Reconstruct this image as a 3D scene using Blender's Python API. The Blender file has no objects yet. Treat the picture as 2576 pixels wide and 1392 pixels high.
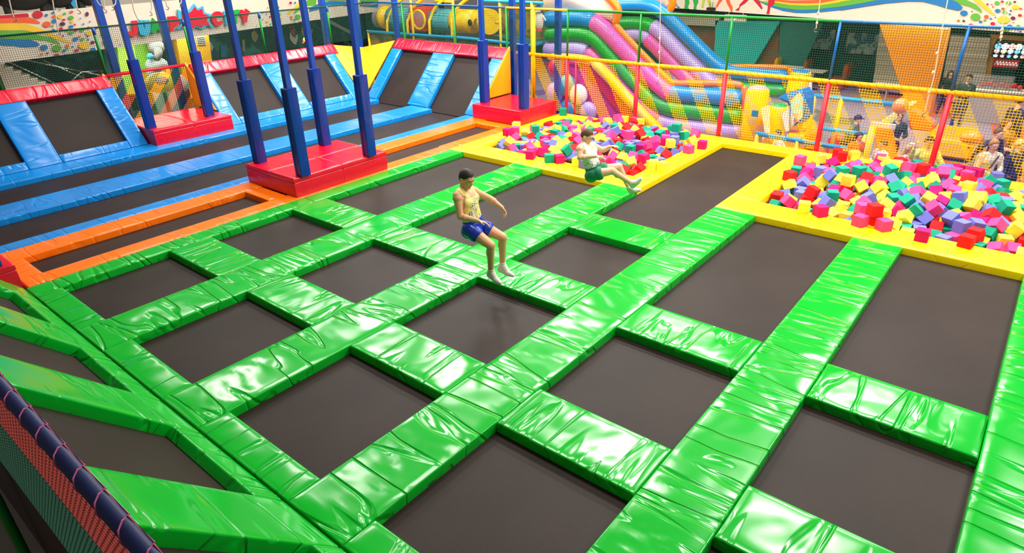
import bpy, bmesh, math, random
from mathutils import Vector, Matrix, Quaternion, noise
from mathutils.bvhtree import BVHTree

SC = bpy.context.scene
COL = SC.collection
PI = math.pi
V3 = Vector

# ------------------------------------------------------------------ camera
CAM = V3((-2.0176553, -9.3798906, 3.8038880))
FPX, PW, PH = 1623.99634, 2576, 1392
CR = Matrix(((0.632053, 0.362671, -0.68482), (-0.774589, 0.26966, -0.572097), (-0.022814, 0.89205, 0.45136)))
cd = bpy.data.cameras.new('camera')
cam = bpy.data.objects.new('camera', cd)
COL.objects.link(cam)
cam.matrix_world = Matrix.Translation(CAM) @ CR.to_4x4()
cd.sensor_fit = 'HORIZONTAL'
cd.sensor_width = 36.0
cd.lens = FPX / PW * 36.0
cd.clip_start, cd.clip_end = 0.05, 200
SC.camera = cam

# ------------------------------------------------------------------ world, ceiling lamps, added fill lights, exposure
SC.view_settings.view_transform = 'Standard'
SC.view_settings.look = 'None'
SC.view_settings.gamma = 1.0
SC.view_settings.exposure = 0.62
SC.view_settings.use_curve_mapping = False
wd = bpy.data.worlds.new('hall_light')
SC.world = wd
wd.use_nodes = True
wd.node_tree.nodes['Background'].inputs[0].default_value = (1.0, 0.93, 0.86, 1)
wd.node_tree.nodes['Background'].inputs[1].default_value = 0.09


def lamp(x, y, z, sx, sy, e, col=(1.0, 0.95, 0.88), rot=(0, 0, 0)):
    l = bpy.data.lights.new('ceiling_or_fill_lamp', 'AREA')
    l.shape = 'RECTANGLE'
    l.size, l.size_y, l.energy, l.color = sx, sy, e, col
    o = bpy.data.objects.new('ceiling_or_fill_lamp', l)
    o.location, o.rotation_euler = (x, y, z), rot
    COL.objects.link(o)


for lx, le in ((0.0, 8), (4.5, 120), (9.0, 235), (13.0, 260)):
    for ly in (-7.5, -3.0, 1.5, 6.0, 10.0):
        lamp(lx, ly, 7.0, 1.0, 2.6, le * (0.5 if ly > 9 else 1))
for lx, le in ((3.5, 130), (8.0, 250), (12.5, 330)):
    lamp(lx, -12.5, 7.0, 1.0, 2.6, le)  # added fill row: lights the jumpers' fronts and pads without glare
for ly in (-8.5, -1.0, 5.0):
    lamp(17.0, ly, 7.0, 1.0, 2.6, 130)  # added fill row: brightens the slide and the bystanders, no known fixtures
lamp(22.5, -6.0, 1.6, 3.0, 6.0, 170)  # added fill under the right slab, lifts the dark cafe
lamp(24.5, 2.5, 1.6, 2.5, 6.0, 170)  # second added fill under the right slab, for the walls behind the slide
lamp(6.3, 12.1, 1.62, 6.0, 0.5, 130, rot=(0, 0, 0.2))  # added fill just behind the left parapet, lights column faces and stairs
lamp(12.5, 14.5, 1.62, 6.0, 1.5, 110)  # added fill under the left slab, brightens the mural wall


# ------------------------------------------------------------------ pixel -> place
def ray(px, py):
    return CR @ V3(((px - PW / 2) / FPX, -(py - PH / 2) / FPX, -1.0))


def P(px, py, x=None, y=None, z=None):
    d = ray(px, py)
    if x is not None:
        k = (x - CAM.x) / d.x
    elif y is not None:
        k = (y - CAM.y) / d.y
    else:
        k = (z - CAM.z) / d.z
    return CAM + d * k


def PP(px, py, p0, n):
    d = ray(px, py)
    return CAM + d * ((p0 - CAM).dot(n) / d.dot(n))


# ------------------------------------------------------------------ materials
def srgb(r, g, b):
    f = lambda c: (c / 255 / 12.92) if c / 255 <= 0.04045 else ((c / 255 + 0.055) / 1.055) ** 2.4
    return (f(r), f(g), f(b), 1)


MATS = {}


def newmat(name):
    m = bpy.data.materials.new(name)
    m.use_nodes = True
    nt = m.node_tree
    b = nt.nodes['Principled BSDF']
    MATS[name] = m
    return m, nt, b


def plain(name, rgb, rough=0.5, metal=0.0, spec=0.5, coat=0.0, emit=0.0, var=0.06, alpha=1.0):
    if name in MATS:
        return MATS[name]
    m, nt, b = newmat(name)
    c = srgb(*rgb)
    N = nt.nodes
    tn = N.new('ShaderNodeTexNoise')
    tn.inputs['Scale'].default_value = 9.0
    tc = N.new('ShaderNodeTexCoord')
    nt.links.new(tc.outputs['Object'], tn.inputs['Vector'])
    mx = N.new('ShaderNodeMix')
    mx.data_type = 'RGBA'
    mx.inputs['A'].default_value = tuple(max(0, q * (1 - var)) for q in c[:3]) + (1,)
    mx.inputs['B'].default_value = tuple(min(1, q * (1 + var)) for q in c[:3]) + (1,)
    nt.links.new(tn.outputs['Fac'], mx.inputs['Factor'])
    nt.links.new(mx.outputs['Result'], b.inputs['Base Color'])
    b.inputs['Roughness'].default_value = rough
    b.inputs['Metallic'].default_value = metal
    b.inputs['Specular IOR Level'].default_value = spec
    b.inputs['Coat Weight'].default_value = coat
    b.inputs['Coat Roughness'].default_value = 0.15
    b.inputs['Alpha'].default_value = alpha
    if emit:
        nt.links.new(mx.outputs['Result'], b.inputs['Emission Color'])
        b.inputs['Emission Strength'].default_value = emit
    return m


def vinyl(name, rgb, rough=0.24, wr=0.5, fx=6.0, fy=0.9):
    """glossy tarpaulin cover: creases run across the local X axis"""
    m, nt, b = newmat(name)
    N, L = nt.nodes, nt.links
    b.inputs['Base Color'].default_value = srgb(*rgb)
    b.inputs['Roughness'].default_value = rough
    b.inputs['Specular IOR Level'].default_value = 0.5
    tc = N.new('ShaderNodeTexCoord')
    oi = N.new('ShaderNodeObjectInfo')
    ad = N.new('ShaderNodeVectorMath')
    ad.operation = 'MULTIPLY_ADD'
    ad.inputs[1].default_value = (fx, fy, 3.0)
    sc = N.new('ShaderNodeVectorMath')
    sc.operation = 'SCALE'
    sc.inputs[0].default_value = (37.0, 19.0, 11.0)
    L.new(oi.outputs['Random'], sc.inputs['Scale'])
    L.new(tc.outputs['Object'], ad.inputs[0])
    L.new(sc.outputs[0], ad.inputs[2])
    n1 = N.new('ShaderNodeTexNoise')
    n1.inputs['Scale'].default_value = 0.55
    n1.inputs['Detail'].default_value = 1.5
    n1.inputs['Distortion'].default_value = 0.5
    L.new(ad.outputs[0], n1.inputs['Vector'])
    s = N.new('ShaderNodeMath')
    s.operation = 'SUBTRACT'
    s.inputs[1].default_value = 0.5
    L.new(n1.outputs['Fac'], s.inputs[0])
    a = N.new('ShaderNodeMath')
    a.operation = 'ABSOLUTE'
    L.new(s.outputs[0], a.inputs[0])
    mr = N.new('ShaderNodeMapRange')
    mr.interpolation_type = 'SMOOTHSTEP'
    mr.inputs['From Max'].default_value = 0.045
    L.new(a.outputs[0], mr.inputs['Value'])
    n2 = N.new('ShaderNodeTexNoise')
    n2.inputs['Scale'].default_value = 1.3
    n2.inputs['Detail'].default_value = 2.0
    L.new(tc.outputs['Object'], n2.inputs['Vector'])
    m2 = N.new('ShaderNodeMath')
    m2.operation = 'MULTIPLY_ADD'
    L.new(mr.outputs[0], m2.inputs[0])
    m2.inputs[1].default_value = 0.45
    L.new(n2.outputs['Fac'], m2.inputs[2])
    bp = N.new('ShaderNodeBump')
    bp.inputs['Strength'].default_value = wr
    bp.inputs['Distance'].default_value = 0.03
    L.new(m2.outputs[0], bp.inputs['Height'])
    L.new(bp.outputs[0], b.inputs['Normal'])
    return m


def bedmat():
    m, nt, b = newmat('woven_bed')
    N, L = nt.nodes, nt.links
    tc = N.new('ShaderNodeTexCoord')
    n1 = N.new('ShaderNodeTexNoise')
    n1.inputs['Scale'].default_value = 0.9
    n1.inputs['Detail'].default_value = 4.0
    L.new(tc.outputs['Object'], n1.inputs['Vector'])
    n2 = N.new('ShaderNodeTexNoise')
    n2.inputs['Scale'].default_value = 160.0
    L.new(tc.outputs['Object'], n2.inputs['Vector'])
    ml = N.new('ShaderNodeMath')
    ml.operation = 'MULTIPLY_ADD'
    ml.inputs[1].default_value = 0.5
    L.new(n2.outputs['Fac'], ml.inputs[0])
    ms = N.new('ShaderNodeMath')
    ms.operation = 'MULTIPLY'
    ms.inputs[1].default_value = 0.5
    L.new(n1.outputs['Fac'], ms.inputs[0])
    L.new(ms.outputs[0], ml.inputs[2])
    cr = N.new('ShaderNodeValToRGB')
    cr.color_ramp.elements[0].position, cr.color_ramp.elements[1].position = 0.3, 0.75
    cr.color_ramp.elements[0].color = srgb(32, 24, 21)
    cr.color_ramp.elements[1].color = srgb(56, 45, 40)
    L.new(ml.outputs[0], cr.inputs[0])
    L.new(cr.outputs[0], b.inputs['Base Color'])
    b.inputs['Roughness'].default_value = 0.5
    b.inputs['Specular IOR Level'].default_value = 0.16
    bp = N.new('ShaderNodeBump')
    bp.inputs['Strength'].default_value = 0.15
    bp.inputs['Distance'].default_value = 0.004
    L.new(n2.outputs['Fac'], bp.inputs['Height'])
    L.new(bp.outputs[0], b.inputs['Normal'])
    return m


GREEN = vinyl('green_vinyl', (0, 174, 40), rough=0.16, wr=0.9)
BLUE = vinyl('sky_blue_vinyl', (0, 132, 214))
ORANGE = vinyl('orange_vinyl', (255, 118, 0))
YELLOW = vinyl('yellow_vinyl', (255, 222, 0), rough=0.32, wr=0.22)
RED = vinyl('red_vinyl', (222, 8, 44), rough=0.22, wr=0.18)
REDTOP = vinyl('red_top_pad_vinyl', (226, 8, 50), rough=0.24, wr=0.5)
NAVY = vinyl('navy_vinyl', (12, 54, 150), rough=0.25, wr=0.3, fx=1.0, fy=5.0)
CORNER = vinyl('yellow_corner_vinyl', (246, 172, 0), rough=0.45, wr=0.12)
BED = bedmat()
M_BLACK = plain('black_steel', (14, 13, 14), 0.6)
M_POST = plain('blue_painted_steel', (14, 72, 170), 0.3, coat=0.3)
M_GREENP = plain('green_painted_pipe', (10, 140, 50), 0.35)
M_DKGREEN = plain('dark_green_net', (8, 74, 58), 0.8)
M_YPIPE = plain('yellow_foam_pipe', (255, 200, 0), 0.4)
M_REDP = plain('red_foam_pipe', (226, 24, 48), 0.4)
M_CYANP = plain('cyan_foam_pipe', (16, 150, 200), 0.4)
M_STITCH = plain('gold_thread', (190, 150, 30), 0.7)
M_WHITE = plain('white_paint', (216, 206, 190), 0.6)
M_CHROME = plain('chrome', (220, 225, 220), 0.15, metal=1.0)
N_YEL = plain('yellow_net', (244, 186, 20), 0.8)
N_VIO = plain('violet_net', (104, 92, 168), 0.8)
N_ORA = plain('orange_net', (226, 104, 20), 0.8)
N_GRN = plain('green_net', (40, 112, 60), 0.8)
N_RED = plain('red_net', (210, 40, 44), 0.8)


# ------------------------------------------------------------------ mesh helpers
class MB:
    def __init__(s):
        s.v, s.f, s.m = [], [], []

    def add(s, vs, fs, mat=0):
        b = len(s.v)
        s.v += [V3(p) for p in vs]
        s.f += [tuple(b + i for i in f) for f in fs]
        s.m += [mat] * len(fs)
        return s

    def box(s, c, d, R=None, mat=0):
        c = V3(c)
        hx, hy, hz = d[0] / 2, d[1] / 2, d[2] / 2
        q = [V3((i, j, k)) for i in (-hx, hx) for j in (-hy, hy) for k in (-hz, hz)]
        if R is not None:
            q = [R @ p for p in q]
        return s.add([c + p for p in q], [(0, 1, 3, 2), (4, 6, 7, 5), (0, 4, 5, 1), (2, 3, 7, 6), (0, 2, 6, 4), (1, 5, 7, 3)], mat)

    def bar(s, a, b, w, h=None, mat=0, up=(0, 0, 1)):
        a, b = V3(a), V3(b)
        h = h or w
        d = (b - a)
        L = d.length
        if L < 1e-6:
            return s
        d /= L
        u = V3(up)
        if abs(d.dot(u)) > 0.98:
            u = V3((1, 0, 0))
        r = d.cross(u).normalized()
        u = r.cross(d)
        R = Matrix((d, r, u)).transposed()
        return s.box((a + b) / 2, (L, w, h), R, mat)

    def tube(s, pts, r, n=10, mat=0, cap=True, closed=False):
        pts = [V3(p) for p in pts]
        rs = r if isinstance(r, (list, tuple)) else [r] * len(pts)
        k = len(pts)
        rings, prev = [], None
        for i, p in enumerate(pts):
            if closed:
                d = pts[(i + 1) % k] - pts[i - 1]
            else:
                d = pts[min(i + 1, k - 1)] - pts[max(i - 1, 0)]
            d.normalize()
            if prev is None:
                a = V3((0, 0, 1)) if abs(d.z) < 0.9 else V3((1, 0, 0))
                u = d.cross(a).normalized()
            else:
                u = (prev - d * prev.dot(d)).normalized()
            w = d.cross(u)
            prev = u
            rings.append([p + (u * math.cos(2 * PI * j / n) + w * math.sin(2 * PI * j / n)) * rs[i] for j in range(n)])
        vs = [q for g in rings for q in g]
        fs = []
        for i in range(k if closed else k - 1):
            i2 = (i + 1) % k
            for j in range(n):
                fs.append((i * n + j, i * n + (j + 1) % n, i2 * n + (j + 1) % n, i2 * n + j))
        if cap and not closed:
            fs.append(tuple(range(n))[::-1])
            fs.append(tuple((k - 1) * n + j for j in range(n)))
        return s.add(vs, fs, mat)

    def ball(s, c, r, mat=0, nu=14, nv=8, R=None):
        c = V3(c)
        rr = V3(r) if not isinstance(r, (int, float)) else V3((r, r, r))
        vs, fs = [], []
        for i in range(1, nv):
            t = PI * i / nv
            for j in range(nu):
                a = 2 * PI * j / nu
                q = V3((math.sin(t) * math.cos(a) * rr.x, math.sin(t) * math.sin(a) * rr.y, math.cos(t) * rr.z))
                vs.append(q)
        vs += [V3((0, 0, rr.z)), V3((0, 0, -rr.z))]
        T, B = len(vs) - 2, len(vs) - 1
        for j in range(nu):
            j2 = (j + 1) % nu
            fs.append((T, j, j2))
            for i in range(nv - 2):
                fs.append((i * nu + j, (i + 1) * nu + j, (i + 1) * nu + j2, i * nu + j2))
            fs.append((B, (nv - 2) * nu + j2, (nv - 2) * nu + j))
        if R is not None:
            vs = [R @ q for q in vs]
        return s.add([c + q for q in vs], fs, mat)

    def cap(s, a, b, ra, rb, n=12, mat=0):
        """closed capsule with a taper"""
        a, b = V3(a), V3(b)
        d = b - a
        L = d.length
        if L < 1e-5:
            return s.ball(a, ra, mat)
        d /= L
        pts, rs = [], []
        for k in range(1, 5):
            t = PI / 2 * k / 4
            pts.append(a - d * ra * math.cos(t))
            rs.append(ra * math.sin(t))
        for k in range(0, 4):
            t = PI / 2 * k / 4
            pts.append(b + d * rb * math.sin(t))
            rs.append(rb * math.cos(t))
        return s.tube(pts, rs, n, mat)

    def prism(s, pts, off, mat=0, matside=None):
        """polygon extruded along the vector off"""
        n = len(pts)
        pts = [V3(p) for p in pts]
        off = V3(off)
        s.add(pts + [p + off for p in pts], [tuple(range(n))[::-1], tuple(range(n, 2 * n))], mat)
        b = len(s.v) - 2 * n
        for i in range(n):
            j = (i + 1) % n
            s.f.append((b + i, b + j, b + n + j, b + n + i))
            s.m.append(mat if matside is None else matside)
        return s

    def poly(s, pts, mat=0):
        return s.add(pts, [tuple(range(len(pts)))], mat)

    def build(s, name, mats, parent=None, smooth=False, bevel=0.0, loc=None, fix=True):
        if not isinstance(mats, (list, tuple)):
            mats = [mats]
        me = bpy.data.meshes.new(name)
        if loc is None:
            lo = V3([min(p[i] for p in s.v) for i in range(3)])
            hi = V3([max(p[i] for p in s.v) for i in range(3)])
            loc = (lo + hi) / 2
        loc = V3(loc)
        me.from_pydata([p - loc for p in s.v], [], s.f)
        for m in mats:
            me.materials.append(m)
        me.polygons.foreach_set('material_index', s.m)
        bm = bmesh.new()
        bm.from_mesh(me)
        if fix:
            bmesh.ops.recalc_face_normals(bm, faces=bm.faces)
        if bevel:
            es = [e for e in bm.edges if len(e.link_faces) == 2 and e.calc_face_angle(0) > 0.5]
            bmesh.ops.bevel(bm, geom=es, offset=bevel, segments=2, affect='EDGES', clamp_overlap=True)
        for f in bm.faces:
            f.smooth = smooth
        bm.to_mesh(me)
        bm.free()
        o = bpy.data.objects.new(name, me)
        COL.objects.link(o)
        if parent is not None:
            o.parent = parent
            o.location = loc - WL[parent.name]
        else:
            o.location = loc
        WL[o.name] = loc
        return o


WL = {}      # world location of every unrotated parent


def tag(o, label, cat, group=None, kind=None):
    o['label'], o['category'] = label, cat
    if group:
        o['group'] = group
    if kind:
        o['kind'] = kind
    return o


def thing(name, label, cat, loc, group=None):
    o = bpy.data.objects.new(name, None)
    o.empty_display_size = 0.2
    COL.objects.link(o)
    o.location = loc
    WL[o.name] = V3(loc)
    return tag(o, label, cat, group)


def struct(o):
    o['kind'] = 'structure'
    return o


def lab(o, text):
    o['label'] = text
    return o


def arc(c, u, w, r0, a0, a1, n):
    return [V3(c) + V3(u) * math.cos(a0 + (a1 - a0) * i / n) * r0 + V3(w) * math.sin(a0 + (a1 - a0) * i / n) * r0 for i in range(n + 1)]


# ------------------------------------------------------------------ cushions
def cushion_mesh(L, W, H, r=0.016, wr=0.006, step=0.045, seed=0, seams=(), puff=0.006, sag=0):
    """foam pad, long axis X, underside at z=0; creases pressed into the cover"""
    def axis(l, st):
        a = l / 2
        rr = min(r, a * 0.5)
        edge = [(-a + rr * (1 - math.cos(t)), rr * (1 - math.sin(t))) for t in (0, 0.6, 1.1, PI / 2)]
        n = max(2, int((l - 2 * rr) / st))
        mid = [(-a + rr + (l - 2 * rr) * i / n, 0.0) for i in range(1, n)]
        return edge + mid + [(-x, d) for x, d in edge[::-1]]
    X, Yy = axis(L, step), axis(W, max(step, W / 14))
    vs, fs = [], []
    nx, ny = len(X), len(Yy)
    ox = seed * 7.31
    for i, (x, dx) in enumerate(X):
        for j, (y, dy) in enumerate(Yy):
            e = min(1.0, (W / 2 - abs(y)) / 0.1, (L / 2 - abs(x)) / 0.1)
            z = H - min(r, dx + dy)
            if wr and e > 0:
                bend = 0.25 * noise.noise((x * 0.9 + ox, y * 2.0, 3.3))
                q = noise.noise(((x + bend) * 3.6 + ox, y * 0.7, seed))
                q2 = noise.noise((x * 0.8 + ox, y * 1.2, seed + 40.0))
                cr = max(0.0, 1 - abs(q) / 0.10) * max(0.0, min(1.0, 0.55 + 1.6 * q2))
                z += -wr * cr * (0.4 + 0.6 * e) + puff * 0.8 * noise.noise((x * 2.2 + ox, y * 2.6, 9.1)) * e
            z += puff * max(0.0, e) ** 0.5
            for sx in seams:
                if abs(x - sx) < 0.04:
                    z -= 0.010 * (1 - abs(x - sx) / 0.04)
            vs.append((x, y, z))
    for i in range(nx - 1):
        for j in range(ny - 1):
            fs.append((i * ny + j, (i + 1) * ny + j, (i + 1) * ny + j + 1, i * ny + j + 1))
    ring = [i * ny for i in range(nx)] + [(nx - 1) * ny + j for j in range(1, ny)] + [i * ny + ny - 1 for i in range(nx - 2, -1, -1)] + [j for j in range(ny - 2, 0, -1)]
    b = len(vs)
    k = len(ring)
    for q in ring:
        vs.append((vs[q][0], vs[q][1], 0.0))
    for i in range(k):
        fs.append((ring[i], b + i, b + (i + 1) % k, ring[(i + 1) % k]))
    fs.append(tuple(b + i for i in range(k)))
    return vs, fs


SEED = [0]


def cushion(name, L, W, H, mat, M, parent=None, **kw):
    SEED[0] += 1
    vs, fs = cushion_mesh(L, W, H, seed=SEED[0], **kw)
    me = bpy.data.meshes.new(name)
    me.from_pydata(vs, [], fs)
    me.materials.append(mat)
    bm = bmesh.new()
    bm.from_mesh(me)
    bmesh.ops.recalc_face_normals(bm, faces=bm.faces)
    for f in bm.faces:
        f.smooth = True
    for e in bm.edges:
        if len(e.link_faces) == 2 and e.calc_face_angle(0) > 1.0:
            e.smooth = False
    bm.to_mesh(me)
    bm.free()
    o = bpy.data.objects.new(name, me)
    COL.objects.link(o)
    if parent is not None:
        o.parent = parent
        o.matrix_basis = Matrix.Translation(-WL[parent.name]) @ M
    else:
        o.matrix_basis = M
    return o


def flat_pad(name, x0, x1, y0, y1, mat, label, cat='pad', group=None, z=0.0, H=0.085, **kw):
    L, W = x1 - x0, y1 - y0
    c = V3(((x0 + x1) / 2, (y0 + y1) / 2, z - H))
    if L >= W:
        o = cushion(name, L, W, H, mat, Matrix.Translation(c), **kw)
    else:
        o = cushion(name, W, L, H, mat, Matrix.Translation(c) @ Matrix.Rotation(PI / 2, 4, 'Z'), **kw)
    return tag(o, label, cat, group)

# ================================================================== the court
ZB = -0.105          # underside of the pads = top of the beds
A = [(0.0, 0.34), (-2.095, -1.39), (-4.187, -3.486), (-6.288, -5.608), (-8.348, -7.70), (-10.42, -9.72)]
B = [(-0.31, 0.0), (1.407, 2.055), (3.48, 4.163), (5.577, 6.288)]
YF = 7.692           # front edge of the yellow pads
TB = math.tan(math.radians(47))

dk = MB()
dk.box(((-0.35 + YF + 0.3) / 2, (-10.4 + 8.0) / 2, -0.8), (YF + 0.65, 18.4, 1.35))
dk.box(((YF + 0.3 + 11.9) / 2, (0.35 + 8.0) / 2, -0.8), (11.9 - YF - 0.3, 7.65, 1.35))
dk.box(((YF + 0.3 + 11.9) / 2, (-5.9 - 3.9) / 2, -0.8), (11.9 - YF - 0.3, 2.0, 1.35))
dk.box(((YF + 0.31 + 11.9) / 2, -10.15, -0.81), (11.9 - YF - 0.31, 0.5, 1.33))
struct(dk.build('deck', M_BLACK))

ROWS = ['beside the orange strip', 'second from the orange', 'third from the orange', 'second from the right', 'beside the right edge']
COLS = ['nearest the left sloping wall', 'second from the left sloping wall', 'third from the left sloping wall']


def bed(x0, x1, y0, y1, label, name='trampoline_bed', group='trampoline beds of the green court', e=0.05):
    m = MB().box(((x0 + x1) / 2, (y0 + y1) / 2, ZB - 0.01), (x1 - x0 + 2 * e, y1 - y0 + 2 * e, 0.02))
    return tag(m.build(name, BED), label, 'trampoline bed', group)


for r in range(5):
    y1, y0 = A[r][0], A[r + 1][1]
    xs = [B[0][1], B[1][0], B[1][1], B[2][0], B[2][1]]
    if r == 2:
        cells = [(xs[0], xs[1]), (xs[2], xs[3]), (xs[4], B[3][0]), (B[3][1], 11.37)]
    else:
        cells = [(xs[0], xs[1]), (xs[2], xs[3]), (xs[4], YF)]
    for k, (a, b2) in enumerate(cells):
        if r == 2 and k == 3:
            t = 'long black trampoline bed running between the two foam pits'
        elif k == 2 and r != 2:
            t = 'long black trampoline bed ending at the yellow pit pads, row ' + ROWS[r]
        else:
            t = 'square black trampoline bed %s, row %s' % (COLS[k], ROWS[r])
        bed(a, b2, y0, y1, t)

AN = ['narrow green pad strip along the orange pads',
      'long green pad strip second from the orange pads, under the first green crossings',
      'long green pad strip passing under the airborne jumper in blue shorts',
      'long green pad strip meeting the corner of the right foam pit',
      'long green pad strip meeting the middle of the right foam pit edge',
      'green pad strip along the right edge of the court']
for i, (y0, y1) in enumerate(A):
    sm = [x for x in ((2.2, 5.2) if i in (1, 3) else (3.0,))]
    flat_pad('floor_pad', -0.31, 7.69, y0, y1, GREEN, AN[i], 'floor pad', 'long green pad strips', H=0.105,
             wr=0.008 if i in (2, 3, 4) else 0.005, seams=[s - 3.7 for s in sm])
for r in range(5):
    y1, y0 = A[r][0] - 0.004, A[r + 1][1] + 0.004
    for k in range(4):
        if k == 3 and r != 2:
            continue
        cn = ['along the foot of the left sloping wall', 'first crossing line from the left', 'second crossing line from the left', 'before the long bed between the foam pits'][k]
        flat_pad('floor_pad', B[k][0], B[k][1], y0, y1, GREEN, 'short green pad %s, row %s' % (cn, ROWS[r]), 'floor pad', 'short green crossing pads', H=0.105, wr=0.006)

# ---- orange lane
flat_pad('floor_pad', -0.28, YF, 0.345, 0.70, ORANGE, 'orange pad strip bordering the green strip', 'floor pad', 'orange pads', H=0.105, wr=0.004)
flat_pad('floor_pad', YF + 0.003, 10.1, 0.39, 0.75, ORANGE, 'orange pad strip running beside the left foam pit edge', 'floor pad', 'orange pads', H=0.105, wr=0.004)
flat_pad('floor_pad', -0.28, 10.2, 1.50, 1.955, ORANGE, 'long orange pad strip bordering the blue strip', 'floor pad', 'orange pads', H=0.105, wr=0.004)
flat_pad('floor_pad', -0.28, 0.0, 0.704, 1.496, ORANGE, 'short orange pad beside the cut off red platform at far left', 'floor pad', 'orange pads', H=0.105, wr=0.006)
flat_pad('floor_pad', 3.5, 3.84, 0.704, 1.496, ORANGE, 'short orange pad in front of the red platform with four posts', 'floor pad', 'orange pads', H=0.105, wr=0.007)
flat_pad('floor_pad', 9.75, 10.1, 0.754, 1.496, ORANGE, 'short orange pad in front of the far red platform', 'floor pad', 'orange pads', H=0.105, wr=0.004)
bed(0.0, 3.5, 0.70, 1.5, 'narrow black trampoline bed framed in orange, left of the four post platform', group='trampoline beds of the orange and blue lanes')
bed(5.9, 9.75, 0.75, 1.5, 'narrow black trampoline bed framed in orange, behind the four post platform', group='trampoline beds of the orange and blue lanes')
# ---- blue lanes
for y0, y1, t in ((1.96, 2.30, 'narrow sky blue pad strip along the long orange strip'),
                  (3.58, 4.42, 'sky blue pad strip between the two long black lanes'),
                  (5.78, 6.46, 'sky blue pad strip along the foot of the far sloping wall')):
    flat_pad('floor_pad', -0.3, 10.28, y0, y1, BLUE, t, 'floor pad', 'long sky blue pads', H=0.105, wr=0.004)
bed(-0.3, 10.25, 2.30, 3.58, 'long black tumbling lane between the narrow and the middle blue strips', group='trampoline beds of the orange and blue lanes')
bed(-0.3, 10.25, 4.42, 5.78, 'long black tumbling lane nearest the far sloping wall', group='trampoline beds of the orange and blue lanes')


# ---- sloping trampoline walls ------------------------------------------------
def incline(origin, along, rise):
    """matrix whose X runs up the slope, Y along the fold, Z out of the slope"""
    u = V3(rise).normalized()
    a = V3(along).normalized()
    n = u.cross(a)
    if n.z < 0:
        n = -n
        a = -a
    return Matrix((u, a, n)).transposed().to_4x4(), V3(origin), u, a, n


def slope_pad(S, s0, s1, a0, a1, mat, label, lengthwise, group, H=0.10, fold=None, **kw):
    """pad lying on the slope S from s0 to s1 up the slope and a0..a1 along the fold"""
    M, o, u, a, n = S
    c = o + u * (s0 + s1) / 2 + fold * ((a0 + a1) / 2) - n * H
    if lengthwise == 'up':
        Q = Matrix.Translation(c) @ M
        ob = cushion('wall_pad', s1 - s0, abs(a1 - a0), H, mat, Q, **kw)
    else:
        Q = Matrix.Translation(c) @ M @ Matrix.Rotation(PI / 2, 4, 'Z')
        ob = cushion('wall_pad', abs(a1 - a0), s1 - s0, H, mat, Q, **kw)
    return tag(ob, label, 'wall pad', group)


def slope_bed(S, s0, s1, a0, a1, label, fold):
    M, o, u, a, n = S
    c = o + u * (s0 + s1) / 2 + fold * ((a0 + a1) / 2) - n * 0.115
    m = MB().box(c, (s1 - s0 + 0.08, abs(a1 - a0) + 0.08, 0.02), M.to_3x3())
    return tag(m.build('sloping_trampoline_bed', BED), label, 'trampoline bed', 'sloping trampoline beds')


def slope_base(o, u, fold, a0, a1, s1, name):
    """black steel wedge that carries the slope"""
    n = V3((0, 0, 1))
    p = V3(o) - V3((u.x, u.y, 0)).normalized() * 0.02
    q = V3(o) + u * s1
    dn = V3((u.x, u.y, 0)).normalized()
    pts = [p + V3((0, 0, -0.20)), q + V3((0, 0, -0.22)) + dn * 0.02, V3((q.x, q.y, -0.2)) + dn * 0.02]
    m = MB().prism([x + fold * a0 for x in pts], fold * (a1 - a0))
    return struct(m.build(name, M_BLACK))


ang = math.radians(47)
FX, FY = V3((1, 0, 0)), V3((0, 1, 0))
SL = incline((0, 6.48, 0), FX, (0, math.cos(ang), math.sin(ang)))          # far blue wall, rises to +Y
SR = incline((10.3, 0, 0), FY, (math.cos(ang), 0, math.sin(ang)))          # right blue wall, rises to +X
SG = incline((-0.325, 0, 0), FY, (-math.cos(ang), 0, math.sin(ang)))       # green wall by the camera, rises to -X
g1 = 'sky blue pads on the sloping walls'
for a0, a1, t in ((1.6, 2.22, 'wide sky blue pad on the sloping wall between two beds at far left'),
                  (3.62, 4.0, 'sky blue sloping pad left of the red platform with two posts'),
                  (5.97, 6.37, 'sky blue sloping pad right of the red platform with two posts'),
                  (7.8, 8.5, 'wide sky blue sloping pad in the middle of the far wall'),
                  (9.93, 10.27, 'sky blue sloping pad left of the yellow corner')):
    slope_pad(SL, 0.0, 1.60, a0, a1, BLUE, t, 'up', g1, fold=FX, wr=0.006)
for a0, a1, t in ((2.22, 3.62, 'low sky blue pad under the sloping bed at far left'), (6.37, 7.8, 'low sky blue pad under the bed right of the two post platform'),
                  (8.5, 9.93, 'low sky blue pad under the bed left of the yellow corner'), (-0.6, 1.6, 'low sky blue pad under the bed cut by the left picture edge')):
    slope_pad(SL, 0.0, 0.20, a0 + .004, a1 - .004, BLUE, t, 'along', g1, fold=FX, wr=0.006)
for a0, a1, t in ((-0.6, 4.0, 'red top pad on the far sloping wall left of the two post platform'), (5.97, 10.42, 'red top pad on the far sloping wall left of the yellow corner')):
    slope_pad(SL, 1.604, 1.93, a0, a1, REDTOP, t, 'along', 'red top pads of the sloping walls', fold=FX, wr=0.005)
for a0, a1, t in ((-0.6, 1.6, 'sloping black bed cut by the left picture edge'), (2.22, 3.62, 'sloping black bed left of the two post platform'), (6.37, 7.8, 'sloping black bed right of the two post platform'),
                  (8.5, 9.93, 'sloping black bed left of the yellow corner')):
    slope_bed(SL, 0.20 if True else 0, 1.60, a0, a1, t, FX)
for a0, a1, t in ((5.95, 6.36, 'sky blue sloping pad right of the yellow corner'), (3.8, 4.6, 'wide sky blue sloping pad in the middle of the right wall'),
                  (2.02, 2.4, 'sky blue sloping pad beside the yellow triangle')):
    slope_pad(SR, 0.0, 1.72, a0, a1, BLUE, t, 'up', g1, fold=FY, wr=0.006)
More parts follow.
